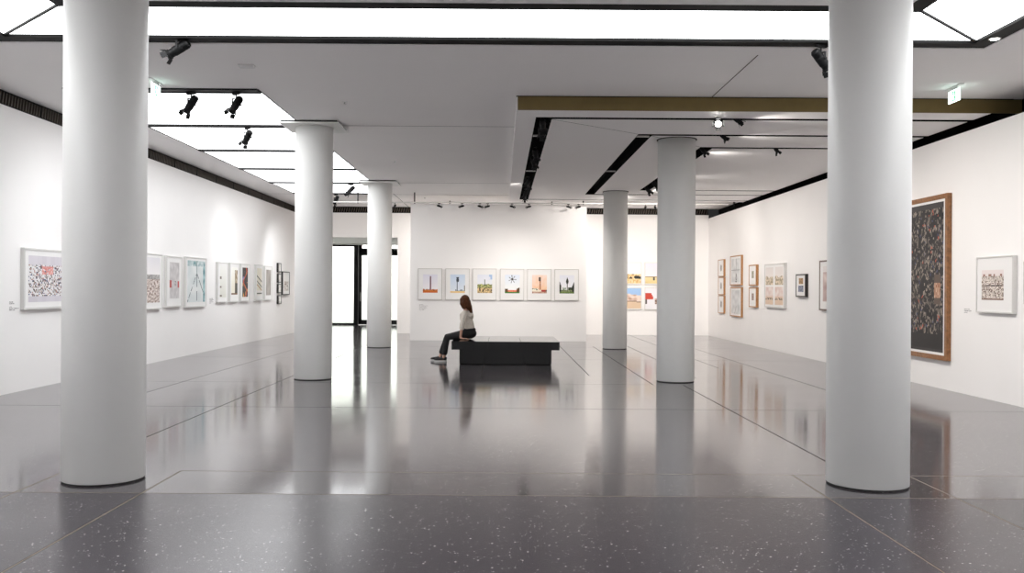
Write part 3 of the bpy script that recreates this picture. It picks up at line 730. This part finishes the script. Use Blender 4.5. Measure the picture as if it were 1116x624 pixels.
# caption texts on the walls: rows of tiny raised vinyl letters
def caption(lab, loc, rotz, w_, rows, h_=.012, gap=.026):
    bm = bmesh.new(); rnd = random.Random(hash(lab) % 1000 if False else len(lab))
    for k, frac in enumerate(rows):
        x = 0
        while x < w_ * frac:
            c = rnd.choice((.005, .007, .009)); hh = h_ * rnd.choice((.7, 1, 1, .75))
            box(bm, x, x + c, -.0015, 0, -k * gap, -k * gap + hh); x += c + (.004 if rnd.random() > .2 else .012)
    o = obj('wall_caption', bm, M['ink']); o.location = loc; o.rotation_euler = (0, 0, rotz); return tag(o, lab, 'caption', 'vinyl captions on the walls')
Y_, z_ = on_side(10, 329.5, XL); caption('small grey caption text left of the crowd picture', (XL + .001, Y_, z_), PI / 2, .24, (.4, .5, 0, .3, 1.0, .6), gap=.022)
Y_, z_ = on_side(228.3, 325.5, XL); caption('small grey caption text right of the icy hall picture', (XL + .001, Y_, z_), PI / 2, .30, (.8, 1, .7, .9, .4))
x_, z_ = on_depth(457, 332, 26.2); caption('small grey caption text under the leftmost picture on the central partition', (x_, 26.199, z_), 0, .24, (.5, 1, .8, .9, .7, .6), gap=.03)
Y_, z_ = on_side(1051, 337, XR); caption('small grey caption text left of the lacework picture', (XR - .001, Y_, z_), -PI / 2, .2, (.8, 1, .5), gap=.024)

# ------------------------------------------------------------------ track spotlights
def make_spot():
    t = thing('track_spotlight', '', 'spotlight')
    obj('adapter', BX(-.022, .022, -.07, .07, -.03, 0, bevel=.004), M['blackmetal'], t)
    bm = bmesh.new(); cyl(bm, (0, 0, -.03), (0, 0, -.085), .009, seg=12); box(bm, -.058, .058, -.012, .012, -.095, -.085)
    for s in (-1, 1): box(bm, s * .058 - .003, s * .058 + .003, -.012, .012, -.17, -.085)
    obj('yoke', bm, M['blackmetal'], t)
    bm = bmesh.new()      # head: axis along local -z, pivot at origin
    lathe(bm, [(.020, .13), (.040, .125), (.046, .11), (.046, .045), (.052, .04), (.052, -.06), (.047, -.075), (.047, -.11), (.055, -.115), (.055, -.135), (.046, -.137)], 28)
    for k in range(5): lathe(bm, [(.051, .105 - k * .013), (.051, .100 - k * .013)], 28)
    h = obj('housing', bm, M['blackmetal'], t, smooth=False); h.location = (0, 0, -.16)
    obj('lens', lathe(bmesh.new(), [(.044, -.139), (.044, -.1375)], 24), M['lens'], h)
    bm = bmesh.new()
    for k in range(4):
        a = k * PI / 2; mt = Matrix.Rotation(a, 4, 'Z') @ Matrix.Translation((.056, 0, -.135)) @ Matrix.Rotation(-.5, 4, 'Y')
        r = bmesh.ops.create_cube(bm, size=1)
        for v in r['verts']: v.co = mt @ Vector((v.co.x * .003, v.co.y * .07, v.co.z * .06 - .03))
    obj('barn_door', bm, M['blackmetal'], h)
    k_ = obj('knob', cyl(bmesh.new(), (.055, 0, 0), (.078, 0, 0), .012, seg=12), M['blackmetal'], h)
    return t
spot0 = None
lamp_n = 0
def spot(x, y, z, target, lab, group, power=P_SPOT, size=PI * .5, blend=1.0, sc=1.0, lit_lens=False, color=(1, .945, .885)):
    global spot0
    if spot0 is None: t = spot0 = make_spot()
    else: t = copy_tree(spot0)
    t['label'] = lab; t['group'] = group; t.location = (x, y, z); t.scale = (sc,) * 3
    d = Vector(target) - Vector((x, y, z - .16 * sc))
    yaw = math.atan2(d.y, d.x) - PI / 2; t.rotation_euler = (0, 0, yaw)
    h = [c for c in t.children if c.name.startswith('housing')][0]
    pitch = math.atan2(-d.z, math.hypot(d.x, d.y))
    h.rotation_euler = (PI / 2 - pitch, 0, 0)      # local -z swings towards +y
    if lit_lens:
        for c in h.children:
            if c.name.startswith('lens'): c.data = c.data.copy(); c.data.materials[0] = M['lamp_on']
    if power > 0:
        ld = bpy.data.lights.new('lamp', 'SPOT'); ld.energy = power; ld.spot_size = size; ld.spot_blend = blend; ld.shadow_soft_size = .04; ld.color = color
        lo = bpy.data.objects.new('lamp', ld); COL.objects.link(lo)
        p = Vector((x, y, z - .16 * sc)) + d.normalized() * .17 * sc
        lo.matrix_world = Matrix.Translation(p) @ d.to_track_quat('-Z', 'Y').to_matrix().to_4x4()
        mw = lo.matrix_world.copy(); lo.parent = h
        bpy.context.view_layer.update(); lo.matrix_parent_inverse = h.matrix_world.inverted(); lo.matrix_world = mw
    return t
ZB = ZC - .027
GS = 'black track spotlights'
x_, y_ = on_level(198, 46, ZC); spot(x_, RY1 + .1, ZC + .07, (XL, 10.4, 2.3), 'large black spotlight hanging from the edge of the light ring, beside the nearest left column', GS, P_SPOT * .10, color=(.96, .98, 1), sc=1.0)
x_ = on_level(185, 99.5, ZB)[0]; 
x_ = on_level(206, 99, ZB)[0]; spot(x_, 12.42, ZB, (XL, 13.6, .8), 'black spotlight on the front track over the left aisle, left one', GS, P_SPOT * .12, color=(.96, .98, 1))
x_ = on_level(255, 99, ZB)[0]; spot(x_, 12.42, ZB, (XL, 15.2, .8), 'black spotlight on the front track over the left aisle, right one', GS, P_SPOT * .26, color=(.96, .98, 1))
x_ = on_level(267, 137, ZB)[0]; spot(x_, 15.13, ZB, (XL, 18.2, .8), 'black spotlight on the second track over the left aisle', GS, P_SPOT * .28, color=(.96, .98, 1))
x_ = on_level(379, 198, ZB)[0]; spot(x_, 23.29, ZB, (XL, 22.0, .8), 'black spotlight on the far track over the left aisle, seen between two columns', GS, P_SPOT * .2, color=(.96, .98, 1))
spot(-4.7, 25.9, ZB, (XL, 28.2, .8), 'added black spotlight on the far end track, hidden behind the second left column', GS, P_SPOT * .5, color=(.96, .98, 1))  # added out of view to brighten the far left wall
spot(-4.5, 20.6, ZB, (XL, 24.6, .8), 'added black spotlight on the fourth track, hidden behind the second left column', GS, P_SPOT * .2, color=(.96, .98, 1))  # another lamp added out of view for the far left wall
# suspended track before the central partition
TY, TZ = 25.55, 3.86
t = thing('lighting_track', 'long thin suspended track in front of the central partition', 'track', (0, TY, ZC))
obj('rail', BX(-5.3, 6.3, -.018, .018, TZ - ZC, TZ - ZC + .03), M['whiteframe'], t)
obj('groove', BX(-5.3, 6.3, -.010, .010, TZ - ZC - .004, TZ - ZC), M['blackmetal'], t)
for px in (390, 451.8, 635.6, 735, 800):
    x_ = on_depth(px, 222, TY)[0]
    o = obj('hanger_rod', cyl(bmesh.new(), (x_, 0, TZ - ZC - .02), (x_, 0, 0), .018, seg=12), M['blackmetal'], t)
tl = [(430.5, 'beside the farthest left column'), (478.5, 'above the leftmost picture'), (503.5, 'above the seated woman'), (523, 'leftmost of the close pair above the third picture'), (531.5, 'rightmost of the close pair above the third picture'),
      (558, 'above the spiky palm picture'), (576.5, 'above the peach sky picture'), (619.5, 'above the cypress picture'), (630.5, 'beside the right hanger rod'), (703.5, 'left of the second right column'), (714, 'half behind the second right column')]
for k, (px, lb) in enumerate(tl):
    x_ = on_depth(px, 222, TY)[0]
    tx = x_ + (.9 if k % 2 else -.6)
    if k == 0: tg = (-4.6, YB, 1.6)
    elif k >= 9: tg = (4.2 + (k - 9) * 1.2, YB, 1.4)
    else: tg = (x_ + (2.5 if k % 2 else -2.5), TY - 1.2, TZ - .9)
    spot(x_, TY, TZ - .005, tg, 'small black spotlight on the suspended track, ' + lb, 'spotlights on the suspended track', P_SPOT * (.4 if k in (0, 9, 10) else .0), sc=.5)
# spots in the troughs of the dropped ceiling
GT = 'spotlights in the dropped ceiling troughs'
ZS = ZD + .122
t1y = 13.12 + SF / 2; t2y = 14.50 + SF / 2; t3y = 15.78 + SF / 2
x_ = on_level(783, 130, ZD)[0]; spot(x_, t1y, ZS, (.8, 4.5, .5), 'lit black spotlight glaring at the camera under the dropped ceiling', GT, 15, lit_lens=True)
x_ = on_level(802, 130, ZD)[0]; spot(x_, t1y, ZS, (XR, 12.2, .75), 'black spotlight right beside the glaring lit one', GT, P_SPOT * 0.39, size=PI * .72, sc=.7)
x_ = on_level(786, 148, ZD)[0]; spot(x_, t2y, ZS, (XR, 15.0, .75), 'black spotlight just right of the second right column top, on the middle trough', GT, P_SPOT * 0.34, size=PI * .72, sc=.7)
spot(3.4 + SW / 2, t3y + .3, ZS, (XR, 18.4, .75), 'black spotlight at the corner of the innermost trough', GT, P_SPOT * 0.30, size=PI * .72, sc=.7)
x_ = on_level(846, 161, ZD)[0]; spot(x_, t3y, ZS, (XR, 16.6, .75), 'black spotlight on the innermost trough, right of the second right column', GT, P_SPOT * 0.13, size=PI * .72, sc=.7)
for k, x in enumerate((-1.6, 1.5)):  # added pair brightening the back wall and ceiling behind the partition
    spot(x, 27.9, ZC, (x, YB, 1.6), 'added small spotlight brightening the ceiling behind the central partition, %s one' % ['left', 'right'][k], GS, P_SPOT * .55, size=PI * .8, sc=.5)
x_ = on_level(893, 50, ZC)[0]; spot(x_, RY1 + .1, ZC, (XR, 11.6, .75), 'black spotlight half hidden behind the left side of the nearest right column', GS, P_SPOT * .38)
for k, y in enumerate((13.6, 14.2, 16.6, 17.6, 21.0, 23.6, 21.6, 24.2)):
    far = y > 20
    tg = ((-2.4, -.9, 1.9, .7)[k - 4], 26.2, .5) if far else (1.2 + k * .2, 20.5, .3)
    spot(.47 + SW / 2, y, ZS, tg, 'spotlight sunk in the long outermost trough, %s from the front' % ordw[k], GT, P_SPOT * (.58, .17, .52, .10)[k - 4] if far else P_SPOT * .06, size=PI * .52 if far else PI * .3, sc=.85)
for k, (x, y, ty) in enumerate(((3.52, 19.6, 20.8), (3.52, 21.2, 23.2), (3.52, 22.3, 25.8))):
    spot(x, y, ZS, (XR, ty, .75), 'spotlight in the innermost trough behind the second right column, %s from the front' % ordw[k], GT, P_SPOT * 0.31, size=PI * .72, sc=.9)
for k, (x, ty) in enumerate(((3.0, 1.8), (4.2, 5.5))):  # lamps added out of view to wash the back and right walls
    spot(x, 23.79, ZS, (x + .6, YB, 1.4) if k == 0 else (XR, 28.3, .75), 'added spotlight on the far side of the middle trough, %s one' % ['left', 'right'][k], GT, P_SPOT * 0.35, size=PI * .72, sc=.9)
for k, y in enumerate((3.6, 6.2, 8.7)):  # added unseen lamps that light the near right wall
    spot(RX1 + BW / 2, y, ZC, (XR, y, 1.6), 'added unseen spotlight on the right border of the light ring, outside the picture, %s one' % ordw[k], GS, P_SPOT * .08)
# round downlight in the black border of the ring, upper right corner
x_, y_ = on_level(1094, 41.5, ZC)
t = thing('downlight', 'small round lit downlight in the black border at the upper right', 'downlight', (RX1 + BW / 2, y_, ZC))
obj('bezel', lathe(bmesh.new(), [(.05, -.012), (.062, -.010), (.062, 0)], 32), M['lens'], t)
obj('bulb', lathe(bmesh.new(), [(.040, -.016), (.045, -.012)], 32), M['lamp_on'], t)

# ------------------------------------------------------------------ exit signs, sprinklers, sensor
def exit_sign(lab, x, y, face):
    t = thing('exit_sign', lab, 'exit sign', (x, y, ZC), 0, 'hanging exit signs')
    obj('ceiling_plate', BX(-.025, .025, -.21, .21, -.014, 0, bevel=.003), M['white'], t)
    obj('hanger', BX(-.006, .006, -.10, .10, -.05, -.014), M['white'], t)
    obj('sign_panel', BX(-.006, .006, -.15, .15, -.20, -.045), M['exit_white'], t)
    for s in (-1, 1):
        X = s * .0075
        bm = bmesh.new(); box(bm, min(X, X - s * .001), max(X, X - s * .001), -.10, .05, -.185, -.06); p = obj('pictogram', bm, M['exit_green'], t)
        bm = bmesh.new(); xx = s * .0085     # running figure, doorway and arrow in white
        def q(pts):
            v0 = [bm.verts.new((xx, a, c)) for a, c in pts]; v1 = [bm.verts.new((xx - s * .001, a, c)) for a, c in pts]
            bm.faces.new(v0); bm.faces.new(v1)
            for i in range(len(pts)): bm.faces.new((v0[i], v0[(i + 1) % len(pts)], v1[(i + 1) % len(pts)], v1[i]))
        q([(-.09, -.175), (-.045, -.175), (-.045, -.07), (-.09, -.07)])
        q([(.0 + .011 * math.cos(a * PI / 4), -.085 + .011 * math.sin(a * PI / 4)) for a in range(8)])
        q([(-.008, -.10), (.015, -.10), (.02, -.135), (0, -.135)]); q([(0, -.135), (.012, -.135), (-.012, -.175), (-.024, -.175)])
        q([(.008, -.135), (.02, -.135), (.04, -.165), (.03, -.172)]); q([(.012, -.105), (.035, -.12), (.031, -.128), (.010, -.115)]); q([(-.008, -.105), (-.03, -.115), (-.028, -.123), (-.006, -.114)])
        obj('figure', bm, M['exit_white'], p)
    return t
exit_sign('glowing green and white exit sign hanging at the upper right before the bronze fascia', 5.84, 11.88, 1)
exit_sign('glowing exit sign half hidden by the nearest left column', -4.50, 11.88, 1)
for (x, y, lb) in ((-2.26, 13.1, 'nearest'), (-2.26, 19.2, 'middle'), (-2.28, 26.9, 'farthest')):
    t = thing('sprinkler_head', 'tiny sprinkler head on the ceiling, %s of the three in a line' % lb, 'sprinkler', (x, y, ZC), 0, 'sprinkler heads')
    obj('rosette', lathe(bmesh.new(), [(.04, 0), (.038, -.006), (.015, -.010)], 24), M['white'], t)
    obj('nozzle', lathe(bmesh.new(), [(.012, -.010), (.010, -.03), (.022, -.032), (.022, -.035)], 20), M['lens'], t)
x_, y_ = on_level(269, 71, ZC)
t = thing('ceiling_sensor', 'slim white box sensor on the ceiling near the light ring', 'sensor', (x_, y_, ZC))
obj('body', BX(-.09, .09, -.05, .05, -.03, 0, bevel=.006), M['white'], t)
obj('base_plate', BX(-.095, .095, -.055, .055, -.004, 0), M['greyframe'], t)  # grey plate slightly wider than the body

# ------------------------------------------------------------------ bench
BX_0, BX_1, BY_0, BY_1, BZ = -.977, 1.135, 17.9, 19.95, .46
t = thing('bench', 'low square black lacquered bench in the middle of the hall', 'bench', ((BX_0 + BX_1) / 2, (BY_0 + BY_1) / 2, 0))
hx, hy = (BX_1 - BX_0) / 2, (BY_1 - BY_0) / 2
j1, j2 = on_depth(532, 380, BY_0)[0] - (BX_0 + BX_1) / 2, on_depth(567.5, 380, BY_0)[0] - (BX_0 + BX_1) / 2
cuts = [-hx, j1, j2, hx]
for a, c in zip(cuts, cuts[1:]):
    obj('seat_panel', BX(a + .002, c - .002, -hy, hy, .297, BZ, bevel=.004), M['bench'], t)
bm = bmesh.new(); ins = .15; pc = [-hx + ins, j1, j2, hx - ins]
for a, c in zip(pc, pc[1:]): box(bm, a + .0015, c - .0015, -hy + .12, hy - .12, .012, .297)
obj('plinth', bm, M['bench'], t)
obj('foot_gap', BX(-hx + ins + .02, hx - ins - .02, -hy + .14, hy - .14, 0, .012), M['void'], t)

# ------------------------------------------------------------------ seated woman
def blob_obj(name, caps, ells, mat, parent, voxel=.006, smooth_it=4, disp=None):
    vs, fs, off = [], [], 0
    def ball(mat, nu=14, nv=9):
        nonlocal off
        P = [(0, 0, 1)] + [(math.sin(PI * j / nv) * math.cos(2 * PI * i / nu), math.sin(PI * j / nv) * math.sin(2 * PI * i / nu), math.cos(PI * j / nv)) for j in range(1, nv) for i in range(nu)] + [(0, 0, -1)]
        m_ = np.array(mat); pts = np.array(P) @ m_[:3, :3].T + m_[:3, 3]; vs.extend(map(tuple, pts)); last = off + len(P) - 1
        for i in range(nu):
            fs.append((off, off + 1 + i, off + 1 + (i + 1) % nu)); b0 = off + 1 + (nv - 2) * nu; fs.append((last, b0 + (i + 1) % nu, b0 + i))
        for j in range(nv - 2):
            a0 = off + 1 + j * nu
            for i in range(nu): fs.append((a0 + i, a0 + nu + i, a0 + nu + (i + 1) % nu, a0 + (i + 1) % nu))
        off += len(P)
    for p0, p1, r0, r1 in caps:
        p0, p1 = Vector(p0), Vector(p1); n = max(1, int((p1 - p0).length / (min(r0, r1) * .3)))
        for k in range(n + 1): ball(Matrix.Translation(p0.lerp(p1, k / n)) @ Matrix.Scale(r0 + (r1 - r0) * k / n, 4))
    for c, r, rot in ells: ball(Matrix.Translation(c) @ rot.to_4x4() @ Matrix.Diagonal((*r, 1)), 22, 14)
    me = bpy.data.meshes.new(name); me.from_pydata(vs, [], fs)
    o = bpy.data.objects.new(name, me); COL.objects.link(o)
    md = o.modifiers.new('r', 'REMESH'); md.mode = 'VOXEL'; md.voxel_size = voxel
    ms = o.modifiers.new('s', 'SMOOTH'); ms.factor = .5; ms.iterations = smooth_it
    dg = bpy.context.evaluated_depsgraph_get(); ev = o.evaluated_get(dg); me2 = bpy.data.meshes.new_from_object(ev, depsgraph=dg)
    o.modifiers.clear(); o.data = me2; me2.name = name; me2.materials.clear(); me2.materials.append(mat)
    if disp:
        for v in me2.vertices: v.co += Vector(v.normal) * disp(v.co)
    for p in me2.polygons: p.use_smooth = True
    o.parent = parent; return o
PY = 18.78
PX = -.69
person = thing('person', 'long-haired woman in oatmeal top and black trousers sitting on the bench, gazing at the pictures', 'person', (PX, PY, 0))
def V(x, y, z): return (x - PX, y, z)      # y relative to the body's middle
I3 = Matrix.Identity(3)
hipx, hipz = -.675, .575
sh_z = 1.005
face = Vector((-math.cos(R_ := math.radians(33)), math.sin(R_), 0)); side = Vector((-face.y, face.x, 0)); up = Vector((0, 0, 1))
hc = Vector(V(-.762, .005, 1.228))          # head centre
HR = Matrix((face, side, up)).transposed()  # local x = forward
def H(f, s, u): return tuple(hc + face * f + side * s + up * u)
sY = .175
knN, knF = V(-1.110, -.115, .492), V(-1.12, .105, .497)
anN, anF = V(-1.165, -.115, .105), V(-1.255, .115, .105)
elN, wrN = V(-.795, -.235, .765), V(-.83, -.225, .520)
elF, wrF = V(-.785, .235, .765), V(-.86, .225, .520)
shN, shF = V(-.745, -sY, sh_z - .02), V(-.745, sY, sh_z - .02)
def hand(wr, sgn):
    """palm resting on the bench, fingers pointing back (+x), thumb outwards"""
    wx, wy, wz = wr; caps = []; zt = BZ + .012
    c = (wx + .055, wy, zt + .008)
    ells = [((wx + .045, wy, zt + .008), (.052, .040, .0145), I3), ((wx + .005, wy, zt + .022), (.028, .028, .022), I3)]
    for k, (dy, ln) in enumerate(((-.030, .066), (-.010, .078), (.010, .074), (.029, .058))):
        y0 = wy + dy * sgn * -1; a = (wx + .078, y0, zt + .010); b1 = (wx + .083 + ln * .45, y0 + dy * .25 * -sgn, zt + .012); b2 = (wx + .083 + ln, y0 + dy * .4 * -sgn, zt - .002)
        caps += [(a, b1, .0095, .0085), (b1, b2, .0085, .0070)]
    a = (wx + .02, wy + .030 * sgn, zt + .010); b1 = (wx + .050, wy + .058 * sgn, zt + .008); b2 = (wx + .078, wy + .066 * sgn, zt - .001)
    caps += [(a, b1, .0125, .0100), (b1, b2, .0100, .0080)]
    return caps, ells
hN, hF = hand(wrN, -1), hand(wrF, 1)
caps = [(V(hipx, 0, .63), V(-.70, 0, .78), .115, .105), (V(-.70, 0, .78), V(-.735, 0, .96), .105, .09),
        (V(-.735, 0, 1.0), tuple(hc + Vector((.02, 0, -.07))), .052, .047),
        (V(hipx, -.09, hipz), knN, .080, .050), (V(hipx, .09, hipz), knF, .080, .050), (knN, anN, .050, .034), (knF, anF, .050, .034),
        (anN, V(-1.185, -.115, .06), .034, .034), (anF, V(-1.275, .115, .06), .034, .034),
        (V(-1.185, -.115, .05), V(-1.31, -.115, .035), .032, .026), (V(-1.275, .115, .05), V(-1.40, .12, .035), .032, .026),
        (shN, elN, .046, .037), (elN, wrN, .036, .025), (shF, elF, .046, .037), (elF, wrF, .036, .025),
        (shN, shF, .05, .05)]
for wr in (wrN, wrF): caps.append((wr, (wr[0] + .012, wr[1], BZ + .03), .025, .022))
ells = [(V(hipx, 0, .56), (.125, .17, .10), I3),
        (H(0, 0, .012), (.096, .076, .104), HR), (H(.032, 0, -.05), (.058, .056, .062), HR), (H(.060, 0, -.085), (.028, .030, .022), HR),
        (H(.092, 0, -.028), (.020, .011, .012), HR), (H(.086, 0, -.008), (.012, .009, .022), HR), (H(.075, 0, .028), (.022, .05, .014), HR),
        (H(.083, 0, -.062), (.012, .022, .010), HR)]
for s in (-1, 1): ells += [(H(-.005, s * .078, -.012), (.020, .009, .032), HR), (H(.058, s * .036, -.03), (.028, .024, .022), HR)]
ells += hN[1] + hF[1]; caps += hN[0] + hF[0]
body = blob_obj('body', caps, ells, M['skin'], person, voxel=.0048, smooth_it=3)
for s in (-1, 1):
    bm = bmesh.new(); bmesh.ops.create_uvsphere(bm, u_segments=12, v_segments=8, radius=.0105, matrix=Matrix.Translation(H(.0815, s * .031, .004)))
    obj('eye', bm, M['eye'], body, True)
    bm = bmesh.new(); bmesh.ops.create_uvsphere(bm, u_segments=12, v_segments=8, radius=1, matrix=Matrix.Translation(H(.089, s * .032, .030)) @ HR.to_4x4() @ Matrix.Diagonal((.006, .017, .0035, 1)))
    obj('eyebrow', bm, M['hair'], body, True)
bm = bmesh.new(); bmesh.ops.create_uvsphere(bm, u_segments=14, v_segments=8, radius=1, matrix=Matrix.Translation(H(.093, 0, -.062)) @ HR.to_4x4() @ Matrix.Diagonal((.006, .021, .007, 1)))
obj('mouth', bm, M['lip'], body, True)
# shirt: torso and three-quarter sleeves
ec = lambda a, b_, f: tuple(Vector(a).lerp(Vector(b_), f))
caps = [(shN, elN, .060, .055), (shF, elF, .060, .055), (elN, ec(elN, wrN, .28), .055, .050), (elF, ec(elF, wrF, .28), .055, .050), (shN, shF, .062, .062)]
ells = []
for k in range(20):
    f = k / 19; z = .652 + f * .298; x = -.665 - .075 * f - .0 * f; ells.append((V(x, 0, z), (.126 - .012 * abs(f - .4) , .168 + .01 * f - .02 * math.sin(f * PI), .085), I3))
ells += [(V(-.768, -.05, .885), (.085, .095, .09), I3), (V(-.768, .05, .885), (.085, .095, .09), I3), (V(-.735, 0, 1.01), (.07, .105, .035), I3), (V(-.655, 0, .93), (.085, .155, .09), I3)]
blob_obj('shirt', caps, ells, M['shirt'], person, voxel=.007, smooth_it=4, disp=lambda c: .004 * noise.noise(Vector(c) * 14))
# trousers
thN, thF = V(hipx, -.095, .575), V(hipx, .095, .575)
cufN, cufF = ec(knN, anN, .80), ec(knF, anF, .80)
caps = [(thN, knN, .098, .060), (thF, knF, .098, .060), (knN, cufN, .062, .058), (knF, cufF, .062, .058)]
ells = [(V(hipx + .015, 0, .575), (.150, .190, .112), I3), (V(-.665, 0, .655), (.138, .176, .06), I3)]
blob_obj('trousers', caps, ells, M['trouser'], person, voxel=.008, smooth_it=4, disp=lambda c: .004 * noise.noise(Vector(c) * 11))
# hair: cap over the skull, long fall down the back
caps = []; ells = [(H(-.011, 0, .033), (.098, .088, .103), HR)]
hb = Vector(H(-.06, 0, -.02))
rnd = random.Random(5)
for k in range(22):
    a = -1.35 + 2.7 * k / 21
    r0 = Vector(H(-.028 - .068 * math.cos(a), .082 * math.sin(a), .0 + .01 * rnd.random()))
    s_ = math.sin(a)
    r1 = r0 + Vector((.028 + .012 * rnd.random(), s_ * .008, -.11))
    tip = Vector(V(-.600 + .02 * rnd.random() - .045 * abs(s_), 0, .928 + .06 * abs(s_) + .02 * rnd.random())) ; tip.y = s_ * .10 + .005
    caps += [(tuple(r0), tuple(r1), .026, .024), (tuple(r1), tuple(tip), .024, .010)]
for s in (-1, 1):
    for k in range(4):
        p0 = Vector(H(.052 - .022 * k, s * (.060 + .006 * k), .055)); p1 = Vector(H(.040 - .020 * k, s * .086, -.05)); p2 = p1 + Vector((.05, s * .004, -.10))
        caps += [(tuple(p0), tuple(p1), .018, .018), (tuple(p1), tuple(p2), .018, .010)]
blob_obj('hair', caps, ells, M['hair'], person, voxel=.006, smooth_it=3, disp=lambda c: .004 * noise.noise(Vector((c[0] * 60, c[1] * 60, c[2] * 8))))
# shoes
for (ax, ay) in ((anN[0], anN[1]), (anF[0], anF[1])):
    heel = ax + .055; toe = ax - .205
    caps = [((heel - .04, ay, .058), (ax - .03, ay, .062), .036, .036), ((ax - .03, ay, .060), (toe + .035, ay, .044), .038, .028)]
    ells = [((toe + .055, ay, .045), (.058, .043, .028), I3), ((heel - .035, ay, .07), (.036, .034, .035), I3)]
    sh = blob_obj('shoe', caps, ells, M['shoe'], person, voxel=.006, smooth_it=3)
    bm = bmesh.new(); pts = []
    for k in range(28):
        a = 2 * PI * k / 28; cx = (heel + toe) / 2; wv = .046 if math.cos(a) < 0 else .040
        pts.append((cx + (heel - toe) / 2 * 1.02 * math.copysign(abs(math.cos(a)) ** .7, math.cos(a)), ay + wv * math.copysign(abs(math.sin(a)) ** .8, math.sin(a))))
    prism(bm, pts, .002, .030); obj('sole', bm, M['sole'], sh)
    bm = bmesh.new()
    for k in range(3): box(bm, ax - .06 - k * .022, ax - .052 - k * .022, ay - .022, ay + .022, .088 - k * .007, .092 - k * .007)
    obj('laces', bm, M['sole'], sh)
# remove unused fallbacks
bpy.context.view_layer.update()
